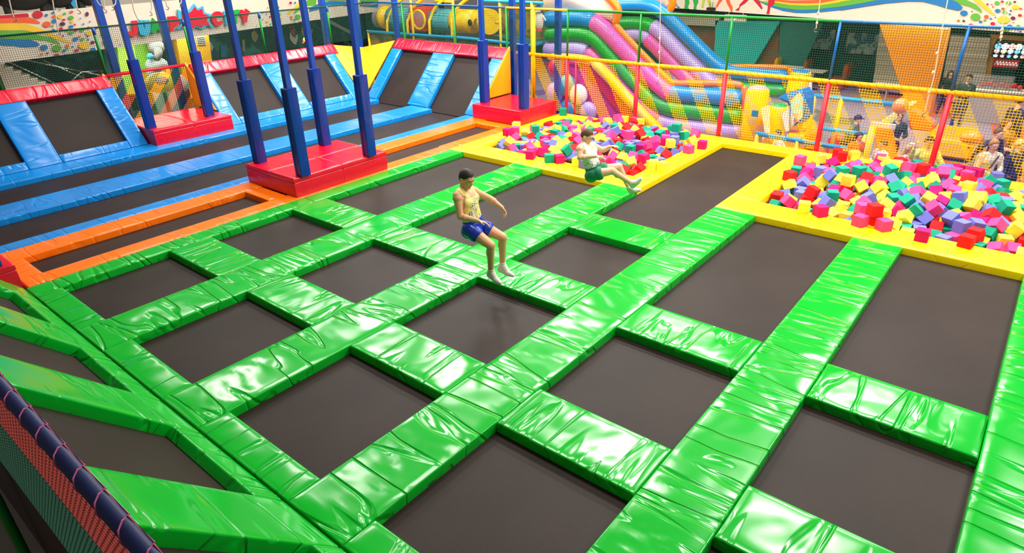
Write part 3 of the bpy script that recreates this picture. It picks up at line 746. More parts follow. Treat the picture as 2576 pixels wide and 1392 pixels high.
CC = {'yellow': (246, 236, 74), 'teal': (24, 158, 124), 'violet': (112, 118, 206), 'pink': (240, 72, 140), 'red': (232, 34, 38), 'magenta': (206, 24, 110)}
CM = {k: plain(k + '_foam', v, 0.85, spec=0.2, var=0.04) for k, v in CC.items()}
CUBES = '2,8185,-7986,84,23,67,-23,67;2,8161,-7670,84,14,-14,-69,69;2,8274,-7806,252,66,66,26,26;2,8241,-7083,84,91,0,0,41;2,8471,-9348,-54,66,0,-26,-71;2,8205,-9012,84,70,6,70,-6;2,9099,-9766,84,23,67,23,-67;2,8780,-8878,80,61,-36,61,36;2,8091,-8496,84,49,-49,-51,51;2,9062,-8458,183,88,-35,-25,21;2,9118,-6701,66,66,-46,-46,37;2,8756,-8149,57,29,91,-8,27;2,8470,-8721,-88,99,0,0,-15;2,8262,-6831,84,0,-14,99,0;2,8921,-8718,112,45,-25,41,-75;1,8208,-2739,84,70,70,-5,-5;2,9481,-7131,248,0,-100,8,0;2,9545,-8895,171,14,-51,77,-36;2,9713,-9291,178,22,-90,37,2;1,8452,-3473,5,14,-51,9,-84;2,8766,-6437,-54,37,-40,18,82;1,8922,-4037,84,100,0,0,-4;1,8437,-2918,53,61,74,-14,26;2,9137,-9502,59,57,-38,-37,-63;2,9131,-9267,69,84,43,-32,4;2,8444,-8265,-87,1,-71,-1,71;2,9617,-7591,174,46,-48,-16,-72;1,8569,-3636,-81,31,64,64,31;2,8592,-9666,-103,70,13,-13,-70;1,8870,-3835,84,19,-68,19,68;1,8197,-2145,84,67,-67,23,-23;2,9693,-6131,84,1,-57,82,1;2,9265,-8076,147,23,-86,28,37;1,8544,-3123,49,16,-57,70,40;2,8938,-8402,30,23,77,41,43;2,9282,-7198,47,79,-32,-25,45;2,9563,-7340,144,36,89,14,-26;1,8098,-1504,84,12,-12,70,-70;1,10262,-3920,84,55,44,-55,44;1,9184,-3482,80,0,100,-9,0;2,8549,-9068,80,55,-55,-44,44;2,10446,-7563,250,70,27,64,-13;1,8119,-1951,84,66,66,-27,-27;2,9379,-9899,84,40,-58,-40,-58;2,11093,-6239,80,25,66,25,-66;2,9447,-6227,-4,77,-25,-56,17;1,8431,-2163,205,8,-83,31,45;2,8782,-7036,42,39,-5,-73,55;2,10256,-8221,236,42,30,-84,16;1,10038,-2637,248,62,-35,62,35;2,10087,-7148,248,22,0,0,98;2,9047,-7034,80,39,39,59,59;2,8918,-6204,-75,70,-70,-6,-6;2,9703,-6811,203,15,60,56,-54;2,8467,-9140,-88,58,57,41,41;2,9857,-9783,84,4,-71,-4,-71;2,10443,-8329,346,54,25,34,73;2,8623,-7162,-91,48,24,-3,-84;2,11619,-9686,84,57,-57,-41,41;1,10466,-3409,80,0,-92,38,0;2,8708,-7570,80,37,0,0,-93;2,10877,-7978,248,68,68,-20,-20;2,9734,-6681,73,22,58,44,65;2,10769,-7780,264,97,2,11,-21;2,9720,-7783,174,87,-28,33,24;2,9619,-6400,10,16,0,91,-38;1,8970,-3338,24,88,-7,-38,26;1,8471,-3254,-88,84,0,0,54;2,10031,-10078,84,15,-15,-69,69;1,10731,-4000,84,54,46,54,-46;2,8647,-7380,-88,0,-75,-66,0;1,9130,-1978,201,50,-54,-66,16;2,9324,-9158,134,24,-85,-26,39;1,9253,56,84,2,-2,71,-71;2,9411,-8667,145,71,-19,42,-53;1,11148,-3200,248,51,49,51,-49;2,8461,-7440,-140,62,34,19,-68;2,9615,-8136,191,16,42,22,87;1,9706,-2136,160,93,-29,23,-6;2,10774,-5972,84,99,0,0,-12;1,9852,-3630,11,90,23,-35,-9;1,8806,-3601,-16,27,71,-34,-56;2,10265,-9799,171,90,26,31,-15;1,8396,-1582,76,71,64,-2,-30;2,9793,-8946,218,58,-74,-20,-28;2,8956,-8235,117,22,-71,23,-63;2,8782,-9534,-129,84,-5,51,17;2,9553,-10020,84,19,68,-19,68;2,9017,-9212,-47,87,2,46,-18;1,10406,-2706,195,19,-51,34,-77;1,9277,-2552,124,32,88,-34,9;2,8677,-6266,-155,35,14,-68,63;1,9601,-2943,80,0,-69,-73,0;2,8467,-8050,6,86,14,39,31;2,9337,-8323,208,81,-54,-13,-18;1,8999,-3119,67,69,66,-25,17;1,8898,-2476,83,28,-10,95,15;1,9800,-3082,80,48,-52,48,52;2,8991,-7828,99,92,32,-24,1;2,9727,-9477,34,56,-56,-60,8;1,8444,-977,-88,71,-71,0,0;2,9629,-8705,236,37,-53,50,-57;2,9906,-6927,249,65,66,-27,-27;2,10193,-8743,250,43,-58,-42,-55;2,10269,-6488,80,45,-54,-45,-54;2,11474,-6545,84,56,56,-43,-43;2,8932,-9033,76,49,5,-10,86;1,11209,-3357,74,4,11,77,63;1,8235,-2556,84,3,-71,-3,-71;2,9043,-9651,-88,71,-1,71,1;1,9513,-261,69,26,43,-51,70;2,9296,-7525,64,5,-64,-42,-64;2,9918,-7314,197,52,28,22,77;2,8946,-9419,-82,10,14,-69,-70;2,10196,-9637,106,24,-8,-40,-88;2,9978,-6337,79,34,50,-72,-33;1,11502,-3493,75,43,-1,90,0;1,8602,-600,-54,49,22,-77,-36;1,8730,-415,43,34,-90,-14,-23;1,10297,-3625,-61,6,-98,-3,17;1,10978,-3658,62,11,30,90,-31;2,10084,-9901,84,37,-60,-37,-60;2,9982,-9540,80,7,-7,70,-70;1,9202,-2212,128,34,-88,31,-10;2,9847,-8358,190,71,56,-26,33;2,8852,-8576,-52,64,-25,-27,68;2,11048,-6513,54,82,-14,-46,31;2,9275,-9674,89,18,27,69,65;1,8616,-269,-89,31,-95,2,1;1,9977,-2255,173,88,-25,-37,-19;1,8416,-2336,68,46,21,-54,67;1,9691,-2604,50,43,-36,-82,14;2,10541,-7778,152,34,77,-6,54;1,8473,-2743,-101,34,-62,-58,40;1,8595,-2391,111,69,-68,-21,-16;2,9416,-8487,167,31,48,-67,46;2,11703,-8723,84,0,-62,78,0;1,10432,-3082,94,48,-84,14,18;2,10071,-7660,185,24,-89,30,-24;2,9950,-9130,162,60,15,46,63;2,8831,-7211,-46,19,-41,77,-45;2,9384,-7854,90,6,-39,92,3;1,9059,-2877,33,19,-91,-3,38;2,10704,-8682,196,50,-69,52,-3;1,10931,-2917,100,77,-11,-8,62;2,10165,-8498,230,7,46,45,76;1,10006,-3099,103,32,-7,15,93;2,8632,-8820,-88,17,-17,-69,69;1,9129,-2432,80,89,0,0,45;2,10709,-9586,64,99,10,-11,0;2,11236,-9131,80,26,-66,26,66;1,9179,-267,13,41,85,25,-20;1,9834,-305,80,31,-64,31,64;2,9239,-6496,-88,68,0,0,-73;2,10952,-9872,84,68,-68,20,-20;2,9831,-8586,242,55,56,50,-36;2,8444,-6814,-88,71,71,0,0;2,9308,-6995,73,63,11,-22,-73;2,9920,-7518,171,85,-7,27,-44;1,10100,-3371,-19,45,-78,-5,-43;2,9517,-7728,74,84,37,4,40;1,10221,-2218,231,51,-40,-75,-16;2,8626,-7889,81,1,-14,99,1;1,9276,-3185,31,12,-44,0,-89;1,10752,-3356,80,0,-100,-7,0;1,10859,-2106,143,71,-45,16,51;1,9462,-4,84,86,0,0,-51;1,9460,-489,-13,11,84,29,45;2,10016,-6131,84,46,-44,-56,53;1,8797,-905,-9,16,-65,-64,-37;1,11326,-1640,136,54,22,38,-72;1,10576,-138,2,15,99,1,5;1,10369,-1453,80,56,-43,-56,-43;1,11498,-1916,104,20,34,50,77;2,9079,-6640,-89,15,-14,80,-57;2,8927,-7537,84,49,-19,-77,37;1,10562,-3250,80,67,-67,-22,22;2,8961,-8002,37,2,-75,57,33;1,8820,-1565,130,67,34,-21,-63;1,11107,-1430,32,89,27,29,-23;2,10603,-9351,48,87,36,-22,24;1,8735,-2151,142,14,-82,53,-18;1,10271,-3170,9,78,34,-35,-38;1,9592,-2442,118,59,-2,-69,43;2,10294,-7062,263,31,-81,31,40;2,10733,-8916,153,32,29,75,-50;2,11146,-7172,41,9,77,-41,-48;1,8605,-1703,68,58,-40,38,-60;2,9815,-6342,18,80,-12,46,-37;2,11639,-9016,84,10,-70,-10,-70;1,8484,-2055,-88,68,-18,68,18;1,9776,-899,80,52,52,48,48;1,10554,-653,71,88,-23,12,-39;2,9085,-8851,84,93,-20,-7,-29;2,11460,-8605,84,79,0,0,61;1,8316,-1367,84,43,-56,-43,-56;2,10187,-7877,126,90,25,34,-11;2,10791,-7592,248,0,77,64,0;2,9640,-7941,107,9,-60,36,-71;2,8444,-7031,-88,50,-50,-50,-50;2,9656,-7005,182,78,34,21,49;1,8987,-1205,86,73,13,63,-23;2,10368,-6281,62,65,-26,-28,66;1,10545,-1356,134,75,-8,-38,-53;2,9430,-6429,-88,45,-55,-45,-55;1,11716,-1986,84,70,70,7,7;1,9834,271,84,69,69,14,14;1,11322,-1332,91,17,-23,-65,70;1,10302,-774,17,15,57,66,-46;1,9064,-1676,130,85,-44,-10,-27;2,9246,-7382,-38,27,34,90,7;2,11227,-7392,118,70,-10,44,54;2,10308,-10017,84,8,-70,-8,-70;2,8676,-8603,-129,34,-19,70,59;1,9603,-1606,143,44,59,-52,43;2,9139,-8255,114,7,-3,35,-94;2,9093,-7211,-88,0,67,-74,0;1,9888,-2459,80,65,65,-27,-27;1,10077,-726,80,0,78,63,0;1,8444,-331,-180,62,34,34,-62;2,10964,-8946,176,70,6,38,-60;1,9515,-693,16,56,69,-42,16;1,11756,-1552,84,13,70,13,-70;2,8360,-7808,84,61,61,36,36;1,8762,-3283,-51,94,-5,-34,-1;1,8800,-1749,116,41,-24,-65,-60;2,11533,-8413,84,70,-10,-70,-10;2,9622,-8532,176,20,92,-5,34;2,9593,-9097,100,82,-50,-28,-5;2,8612,-8204,-88,0,0,-71,-71;1,9722,-1117,63,9,-59,62,-51;2,9398,-8975,40,68,-13,39,-61;1,9999,-3185,-76,67,59,18,42;2,10743,-9197,74,92,13,10,37;2,8496,-6253,-221,37,-21,68,60;1,10493,-1224,39,14,17,-33,-92;1,10579,-2841,106,22,8,92,32;2,11567,-7240,84,5,-5,-70,70;1,9763,-2821,80,71,3,-71,3;2,9195,-8543,108,85,-38,-21,30;1,9207,-1038,80,0,-76,-66,0;1,8589,-2920,-55,45,-20,-68,-55;1,9656,-3604,-88,62,-34,62,34;2,9563,-6925,62,35,2,-92,-19;1,9362,-2003,140,47,6,-85,-23;2,9885,-9364,114,14,41,86,29;1,10891,-2288,105,28,-44,21,-82;1,9980,-2869,80,58,0,0,-81;2,9215,-7964,27,61,43,-6,66;1,9067,-1458,130,84,19,50,-11;1,10329,-1020,80,37,-60,37,60;2,10211,-6123,84,20,-68,-19,-68;2,8872,-8743,-88,48,48,52,52;2,9296,-6232,-154,11,-41,70,58;1,8981,-990,-26,71,-39,19,55;2,9959,-7814,120,85,22,47,-1;2,11763,-8408,84,0,-42,91,0;1,8689,-2753,10,47,-78,28,30;1,8643,-1514,61,59,19,-40,-68;1,10187,-2957,107,21,66,15,71;1,11065,-3182,80,0,-43,-90,0;2,8997,-6885,-104,54,-74,3,-39;1,10359,-2317,106,56,-6,-50,-66;1,9419,-2213,80,56,43,-56,43;2,8880,-7446,-55,29,-83,44,20;1,10369,-2085,248,86,0,0,-52;2,9203,-9111,25,36,78,52,1;1,9212,-482,-72,10,-95,28,9;2,10295,-8115,79,39,23,26,-85;2,10474,-8878,141,86,-28,39,-16;1,9887,-1450,128,66,58,1,49;1,9920,-2679,80,74,0,0,-68;2,9467,-8146,100,87,-19,44,-11;1,10765,-564,80,3,47,-88,-1;2,10389,-7916,99,13,88,26,38;2,9493,-7112,81,16,16,68,69;1,9604,-1402,85,81,42,23,-34;1,8567,-755,-144,72,-11,-55,41;1,8957,-2196,69,20,-90,20,-33;1,11123,-2703,89,15,77,-60,16;2,10217,-6657,74,12,-63,76,-9;1,8331,-2016,84,0,-96,27,0;2,10058,-8325,186,27,78,36,44;2,9861,-8762,194,2,-87,2,-49;2,10732,-8176,203,68,-63,-37,-5;1,8825,-537,-88,68,-68,-18,18;1,8901,-1358,80,68,18,68,-18;1,8868,-3117,-59,5,53,-3,85;2,10160,-6930,231,45,26,79,32;2,8814,-8284,-88,90,0,0,-44;2,10677,-7399,102,73,-34,59,11;1,8571,-1932,114,27,43,-14,85;1,11474,-1093,40,28,-90,10,32;2,11151,-8346,122,71,-57,-35,-22;1,8900,-695,-88,68,-68,-20,20;1,11554,-2896,84,42,-42,-57,57;1,10918,-2571,97,28,-86,-31,-29;2,11156,-9873,84,71,-71,-3,3;2,9196,-6883,-61,42,35,-62,57;1,9603,-3185,-12,28,-74,36,-49;1,11447,-764,-11,58,6,38,-72;2,8646,-8389,-88,0,-10,100,0;1,11183,-3384,-90,68,-11,-3,-73;1,10572,-1014,55,74,-53,42,4;2,10243,-9277,80,0,-79,61,0;1,9374,-1665,104,60,14,6,79;1,10247,-1724,99,67,-9,70,23;1,10076,-2102,159,42,35,-73,-40;1,9249,-2741,17,39,-14,86,29;2,9756,-7308,115,63,66,-26,32;1,9717,-3387,-88,31,-63,-31,-63;2,10890,-9101,50,12,-34,86,-35;2,10684,-7872,107,74,34,-46,35;1,10018,-145,22,3,-24,-17,-96;1,8803,-168,-66,88,-45,-12,-6;1,10782,-3429,-88,5,0,0,-100;1,11001,-143,-90,6,71,70,-2;2,10456,-7217,117,44,-7,44,-78;1,10985,-1225,101,59,28,57,-50;2,8902,-9152,-160,31,9,94,5;1,9343,-1421,81,24,-14,96,10;2,10418,-9198,80,70,-70,-11,11;1,10248,-326,-88,38,-38,-60,60;2,10562,-9010,62,7,-38,25,89;1,8454,-2574,42,45,-23,-84,19;2,8578,-9472,-221,20,9,40,89;1,8603,-1521,-125,22,-27,-67,-65;1,10161,-1166,45,90,-3,40,15;2,9095,-8478,-54,89,-6,-43,-13;1,10916,-1873,105,72,-8,50,-48;1,9736,-1946,80,0,-72,70,0;2,11285,-9439,-88,64,-64,-30,30;1,10056,-1723,80,11,-11,70,-70;2,8537,-7871,-88,64,26,67,-27;2,8998,-6393,-133,16,-34,20,-91;1,9324,-647,-88,67,-67,22,-22;1,9559,-2585,-55,16,44,4,88;2,10893,-9383,-1,57,-62,-7,-53;1,10698,-1179,115,90,36,10,24;2,8463,-8480,-87,61,36,50,50;1,11457,-2142,3,5,85,9,52;2,8820,-6580,-171,29,-24,84,40;2,9240,-8741,49,42,-6,-43,-79;1,9886,-1780,80,60,-37,-60,-37;1,11167,-2981,44,16,52,66,52;1,10939,-775,0,35,85,29,28;2,8639,-6723,-88,6,-70,6,70;1,9016,-536,-88,38,60,-38,60;1,9454,-1030,43,46,-78,-34,-24;2,10528,-8081,80,7,-42,-18,-88;1,8945,-2773,-54,78,-28,-20,51;2,11378,-7197,55,23,-72,-66,2;1,10718,-3166,80,0,86,-51,0;1,8475,-562,-225,96,0,-26,0;2,10174,-7379,156,21,15,-95,17;1,10475,-3621,-122,10,66,-70,-24;1,10646,-860,58,27,-84,-45,9;2,10135,-8945,158,32,6,-83,46;1,9061,-1837,58,51,51,8,69;1,10634,-1517,73,83,31,25,39;1,11791,-1345,84,57,-42,57,42;2,10817,-8543,101,35,7,94,4;2,9441,-7645,-53,25,10,-38,-88;2,10088,-8027,69,0,-87,21,-44;1,11377,-2767,22,17,74,52,-40;1,10378,-2877,80,52,-52,-48,48;2,9395,-9301,16,29,-96,2,4;1,8741,-2403,1,5,28,0,-96;2,9647,-9264,-5,22,23,50,81;1,8458,-1233,-79,63,-12,-76,12;1,11442,-2503,8,24,28,-60,71;2,10514,-9882,84,37,37,60,60;1,10403,-184,-88,5,70,5,-70;2,10392,-8364,157,3,-45,-78,-43;1,10443,-1663,80,61,0,0,-79;1,10525,-3422,-88,71,71,-3,-3;1,11209,-3614,-122,68,0,20,-70;2,9847,-6792,-88,8,-8,70,-70;1,10811,-1350,81,68,-20,69,16;1,11565,-1437,105,7,-28,65,-70;2,9563,-7490,30,95,27,-1,-15;2,10570,-8497,117,7,40,57,-71;2,11142,-6246,-88,0,0,-100,0;1,9297,-1238,80,60,-60,37,-37;2,11520,-8187,84,0,-47,-88,0;1,10670,-3617,-114,52,41,-31,-68;1,9201,-3549,-88,65,-65,-27,27;1,9331,-2595,-94,59,-70,40,10;1,10790,-2729,80,40,0,0,-92;1,8814,-1142,-53,15,-61,-35,69;1,11464,-3297,26,19,-26,-56,-76;1,9387,-319,-88,14,70,14,-69;2,10453,-9712,84,16,0,0,-99;1,9892,-547,-88,0,-76,-66,0;1,11141,-2159,97,49,13,4,86;1,11771,-1803,84,50,50,-50,50;2,9601,-7293,-88,58,-40,58,40;1,8880,-3472,-113,74,20,58,27;2,9532,-9639,13,29,7,-73,61;1,9903,-3476,-111,46,13,32,82;1,10183,-137,-88,71,-1,-1,-71;1,9859,-2231,54,14,-39,13,90;1,10087,-521,-93,80,-59,-5,-9;1,10249,-2584,80,3,71,3,-71;2,9846,-6520,-88,84,0,0,-55;2,8738,-9081,-28,16,0,71,69;1,8945,-383,-88,69,16,-69,16;1,8582,-2191,58,46,-32,-70,-44;1,9750,-2756,-88,11,-70,-11,-70;1,8663,-434,-204,48,78,15,-38;1,8641,-1285,-88,48,48,-52,-52;1,10370,-1880,80,31,31,64,64;1,10471,-3241,-88,64,0,0,77;2,9685,-6571,-88,39,-59,39,59;2,10069,-9658,-88,52,-52,-48,48;2,10903,-6407,-71,49,40,65,43;1,11285,-1758,21,89,43,14,-11;1,9117,-674,-88,0,-97,-22,0;1,10706,-1852,100,83,11,49,-22;2,9661,-8758,71,91,-12,0,-39;1,9444,-3578,-88,63,32,63,-32;1,9682,-1779,80,71,71,2,2;2,9275,-9665,-83,47,-46,53,54;2,10443,-6680,49,6,-43,-5,90;1,8642,-2608,-63,63,-44,14,-62;2,10302,-9474,9,54,24,74,32;1,10147,-1905,80,23,-67,-23,-67;2,10041,-6421,-113,41,-75,-48,-19;2,11253,-7018,-42,62,-56,52,14;2,10851,-7952,80,0,-30,-96,0;1,8845,-2920,-54,27,77,55,18;1,10945,-3350,-88,70,5,-70,5;1,8628,-2216,-104,55,8,-82,16;2,10265,-6475,-88,26,26,66,66;2,10874,-7337,67,34,-58,48,56;2,9798,-9171,59,34,-29,-77,46;2,9524,-6684,-88,12,70,12,-70;2,10063,-7233,80,85,0,0,-52;1,9955,-351,-88,29,0,0,96;2,10339,-7412,79,85,1,-50,17;2,10323,-8965,102,20,92,13,32;2,9437,-6871,-88,18,18,70,67;1,9125,-3299,-53,2,-92,-4,-39;1,8613,-1014,-88,50,-50,-50,-50;1,8618,-1949,-88,86,0,0,-51;2,10727,-6707,23,46,-85,8,24;2,11341,-6243,-83,81,-16,-55,11;2,9780,-7101,48,90,26,-34,8;2,11359,-8830,7,95,-22,23,5;2,9068,-8679,-32,3,-27,21,94;2,10321,-6864,140,6,56,49,66;1,10303,-520,-9,41,-8,-85,-33;1,11261,-627,-88,3,-28,96,-2;1,8560,-2416,-88,47,-47,-53,53;2,11166,-6449,-76,34,90,9,-24;2,9349,-9485,-6,68,-7,44,-58;1,8448,-1811,8,70,-33,6,63;2,10689,-7079,110,40,-78,-48,0;2,10542,-8245,203,47,-26,-70,-47;1,11062,-1686,54,13,-17,46,86;2,10529,-8671,108,89,-12,-40,-19;2,11505,-7861,84,50,-50,50,50;1,8596,-3444,-113,55,77,-18,26;1,10497,-2183,62,11,-81,-36,44;2,9134,-9406,-82,3,-73,-27,63;1,11177,-145,-88,3,0,0,-100;1,9483,-1835,77,51,72,40,-24;2,11424,-7512,81,22,7,-2,-97;2,9904,-9621,-88,52,-52,-48,48;2,9813,-7262,-88,0,86,-52,0;1,10342,-1278,-88,69,-69,-14,14;1,9412,-2420,19,90,6,-35,-27;2,9664,-6217,-88,76,0,0,64;2,9314,-6716,-88,0,84,54,0;1,10140,-3491,-157,35,-86,-36,3;2,10901,-6207,-88,71,71,1,1;1,10988,-3635,-158,22,0,98,0;1,10720,-2073,22,50,-18,-54,-65;2,9826,-7987,70,13,-25,-76,59;2,9163,-7049,-88,47,-47,52,-52;1,10832,-376,-88,47,47,-53,-53;2,9155,-8320,-88,57,57,42,42;1,10082,-2609,80,4,0,0,-100;1,11227,-2357,29,36,-79,-31,39;2,8605,-7695,-88,65,28,65,-28;2,9491,-6262,-232,13,-75,-64,11;1,9811,-3124,-88,0,45,-90,0;2,11314,-7992,103,10,-2,16,-98;2,9411,-7056,-88,69,14,69,-14;2,10741,-9461,-83,33,-7,-11,94;1,9197,-864,-79,0,-100,5,6;2,11238,-8617,48,10,-85,26,-45;2,9958,-8160,78,77,-60,20,-5;1,9638,-2211,-18,87,28,40,8;2,10773,-6871,79,41,9,48,-77;1,9591,-156,-89,5,-98,-9,-14;1,10091,-2381,22,30,37,-17,86;2,9562,-9423,-88,66,-66,24,-24;1,11284,-1976,34,92,-34,17,-4;2,10530,-7527,96,70,-27,57,34;1,9691,-535,-60,59,77,16,-20;1,10589,-2420,80,68,19,-68,19;1,9823,-210,-88,67,22,-67,22;1,8698,-3100,-108,67,70,-21,16;1,10817,-916,-53,38,-88,-24,11;2,10039,-6607,0,34,-11,39,85;2,11017,-8167,126,26,-14,89,34;1,9031,-169,-88,36,0,0,93;1,9329,-160,-88,0,-98,-20,0;1,9032,-2596,-69,12,47,-87,-7;1,9924,-2033,83,12,-11,-2,99;2,10063,-7445,24,34,-31,-38,80;2,10873,-8777,77,66,-70,-13,24;2,9837,-9337,-88,35,-35,-62,62;1,9817,-1275,25,8,76,-39,52;2,11328,-8221,110,27,-55,-45,66;2,10202,-8343,71,3,-74,-60,30;1,11383,-3460,-91,60,-35,-53,-49;1,9160,-2450,-88,30,-30,64,-64;1,9496,-3019,-88,56,-43,-56,-43;2,11177,-9303,-88,94,0,0,-34;2,9852,-7476,19,13,-86,0,-49;1,9797,-1578,43,51,63,-58,-1;2,10516,-7024,190,14,94,12,29;1,10222,-962,-88,13,70,13,-70;1,11308,-1196,-88,70,70,-13,-13;2,9691,-6864,-88,8,8,-70,-70;2,11118,-8930,80,18,61,5,-77;1,10527,-778,-99,77,16,9,61'
rc = random.Random(5)
keys = list(CC)
wts = [26, 17, 18, 18, 14, 7]
cubemesh = {}
for k in keys:
    bmx = bmesh.new()
    bmesh.ops.create_cube(bmx, size=0.168)
    bmesh.ops.bevel(bmx, geom=bmx.edges[:], offset=0.005, segments=1, affect='EDGES')
    me = bpy.data.meshes.new('foam_cube')
    bmx.to_mesh(me)
    bmx.free()
    me.materials.append(CM[k])
    cubemesh[k] = me
rest = {0: MB(), 1: MB()}
for i, s in enumerate(CUBES.split(';')):
    q = [int(t) for t in s.split(',')]
    k = rc.choices(keys, wts)[0]
    loc, rq = V3(q[1:4]) / 1000, Quaternion([t / 100 for t in q[4:8]]).normalized()
    pit = 'left' if q[0] == 1 else 'right'
    if i < 290:
        o = bpy.data.objects.new('foam_cube', cubemesh[k])
        COL.objects.link(o)
        o.rotation_mode = 'QUATERNION'
        o.location, o.rotation_quaternion = loc, rq
        tag(o, '%s foam cube lying in the pile of the %s foam pit' % (k, pit), 'foam cube', '%s foam cubes in the %s pit' % (k, pit))
    else:
        rest[q[0] - 1].box(loc, (.168,) * 3, rq.to_matrix(), keys.index(k))
for k in (0, 1):
    if rest[k].v:
        tag(rest[k].build('loose_foam_cubes', [CM[q] for q in keys]), 'half buried foam cubes deep in the %s foam pit' % ('left', 'right')[k], 'foam cubes', None, 'stuff')


def cube_at(p, k, label, rz=0.3):
    o = bpy.data.objects.new('foam_cube', cubemesh[k])
    COL.objects.link(o)
    o.location = p
    o.rotation_euler = (0, 0, rz)
    return tag(o, label, 'foam cube', 'foam cubes on the edges of the pits')


cube_at((11.62, 0.17, 0.094), 'teal', 'teal foam cube alone on the yellow edge beside the far red platform', 0.5)
cube_at((11.60, -6.42, 0.094), 'red', 'red foam cube on the back yellow edge, leftmost of the right pit', 0.2)
cube_at((11.62, -6.72, 0.094), 'yellow', 'yellow foam cube on the back yellow edge of the right pit', 0.6)
cube_at((11.63, -7.18, 0.094), 'pink', 'pink foam cube on the back yellow edge of the right pit', 0.1)
cube_at((11.60, -7.52, 0.094), 'red', 'red foam cube on the back edge between a pink and a teal cube', 0.8)
cube_at((11.62, -7.80, 0.094), 'teal', 'teal foam cube on the back yellow edge of the right pit', 0.4)
cube_at((11.60, -8.28, 0.094), 'violet', 'violet foam cube at the foot of the red net post', 0.3)
cube_at((11.66, -8.62, 0.094), 'magenta', 'magenta foam cube on the back yellow edge of the right pit', 0.2)

# ================================================================== safety net fences
def net_panel(name, o, u, L, z0, z1, cell, w, parent, mats, band=None, slope=0.5, phase=0.0):
    """knotted net standing on the line o + u*t; strands are real bars, coloured in slanting bands"""
    u = V3(u)
    m = MB()
    nm = len(mats)
    ws = w if isinstance(w, tuple) else (w,) * nm

    def mat_at(t, z):
        if nm == 1:
            return 0
        k = math.floor((t + slope * (z - z0) + phase) / band)
        return k % nm

    def bar(p, q, k):
        d = (q - p).normalized()
        w = ws[k]
        n1 = V3((-u.y, u.x, 0))
        n2 = d.cross(n1)
        n1 = n1 * w * 0.5
        n2 = n2 * w * 0.5
        if abs(d.z) < 0.5:
            p, q = p + n1 * 0.9, q + n1 * 0.9
        m.add([p + n1 + n2, p - n1 + n2, p - n1 - n2, p + n1 - n2, q + n1 + n2, q - n1 + n2, q - n1 - n2, q + n1 - n2],
              [(0, 1, 5, 4), (1, 2, 6, 5), (2, 3, 7, 6), (3, 0, 4, 7)], k)
    rj = random.Random(len(name) + int(L * 10))
    n = int(L / cell)
    for i in range(n + 1):
        t = i * cell
        if nm == 1:
            bar(o + u * t + V3((0, 0, z0)), o + u * t + V3((0, 0, z1)), 0)
            continue
        cuts = [z0]
        q0, q1 = sorted((t + phase, t + phase + slope * (z1 - z0)))
        for kk in range(math.floor(q0 / band), math.floor(q1 / band) + 2):
            zc = z0 + (kk * band - t - phase) / slope
            if z0 < zc < z1:
                cuts.append(zc)
        cuts = sorted(cuts) + [z1]
        for za, ze in zip(cuts, cuts[1:]):
            if ze - za > 0.01:
                bar(o + u * t + V3((0, 0, za)), o + u * t + V3((0, 0, ze)), mat_at(t, (za + ze) / 2))
    k = int((z1 - z0) / cell)
    for j in range(k + 1):
        z = z0 + j * cell
        if nm == 1:
            bar(o + V3((0, 0, z)), o + u * L + V3((0, 0, z)), 0)
            continue
        t = 0.0
        while t < L - 1e-4:
            q = mat_at(t + 1e-5, z)
            nx = (math.floor((t + 1e-5 + slope * (z - z0) + phase) / band) + 1) * band - phase - slope * (z - z0)
            te = min(L, nx)
            if te - t > 0.01:
                bar(o + u * t + V3((0, 0, z)), o + u * te + V3((0, 0, z)), q)
            t = max(te, t + 0.005)
    ob = m.build(name, mats, parent, fix=False)
    return ob


def rail(p, q, r, mat, parent, name='rail', spiral=None):
    m = MB().tube([p, q], r, 10)
    o = m.build(name, mat, parent, smooth=True)
    if spiral:
        p, q = V3(p), V3(q)
        d = (q - p)
        L = d.length
        d /= L
        a = d.cross(V3((0, 0, 1))).normalized()
        b2 = d.cross(a)
        n = int(L / spiral[1])
        s = MB()
        for i in range(n):
            c = p + d * (L * (i + .5) / n)
            s.tube([c + (a * math.cos(t) + b2 * math.sin(t)) * (r + .002) + d * (t / 40) for t in [2 * PI * j / 8 for j in range(8)]], 0.0035, 4, closed=True)
        s.build('lacing', spiral[0], o)
    return o


# --- fence behind the pits and the right wall (plane x = 11.95)
XF = 11.95
fa = thing('safety_net_fence', 'tall net fence on coloured pipes behind the foam pits, lower net striped yellow', 'net fence', (XF, -2, 0))
M_BLUEP = plain('blue_painted_pipe', (14, 100, 180), 0.35)
for y in (0.30, -1.71, -3.83, -5.93, -7.98, -10.1):
    up = M_GREENP if y > -5 else M_BLUEP
    MB().tube([(XF, y, 1.40), (XF, y, 2.47)], 0.028, 8).build('upper_post', up, fa, smooth=True)
    rail((XF, y, -1.2), (XF, y, 1.34), 0.05, M_REDP, fa, 'padded_post', (N_ORA, 0.12))
rail((XF, 0.03, -0.6), (XF, 0.03, 1.34), 0.026, M_REDP, fa, 'padded_post')
for y in (2.25, 4.15, 6.28):
    MB().tube([(XF, y, 0.0), (XF, y, 2.47)], 0.035, 8).build('upper_post', M_GREENP, fa, smooth=True)
MB().tube([(XF, 1.35, 0.0), (XF, 1.35, 2.47)], 0.045, 8).build('upper_post', M_YPIPE, fa, smooth=True)
rail((XF, -10.3, 1.37), (XF, 1.9, 1.37), 0.042, M_YPIPE, fa, 'middle_rail', (N_ORA, 0.14))
rail((XF, -10.3, 2.47), (XF, -5.93, 2.47), 0.026, M_BLUEP, fa, 'top_rail', (M_GREENP, 0.3))
rail((XF, -5.93, 2.47), (XF, 0.30, 2.47), 0.028, M_GREENP, fa, 'top_rail')
rail((XF, 0.30, 2.47), (XF, 2.25, 2.47), 0.028, M_YPIPE, fa, 'top_rail')
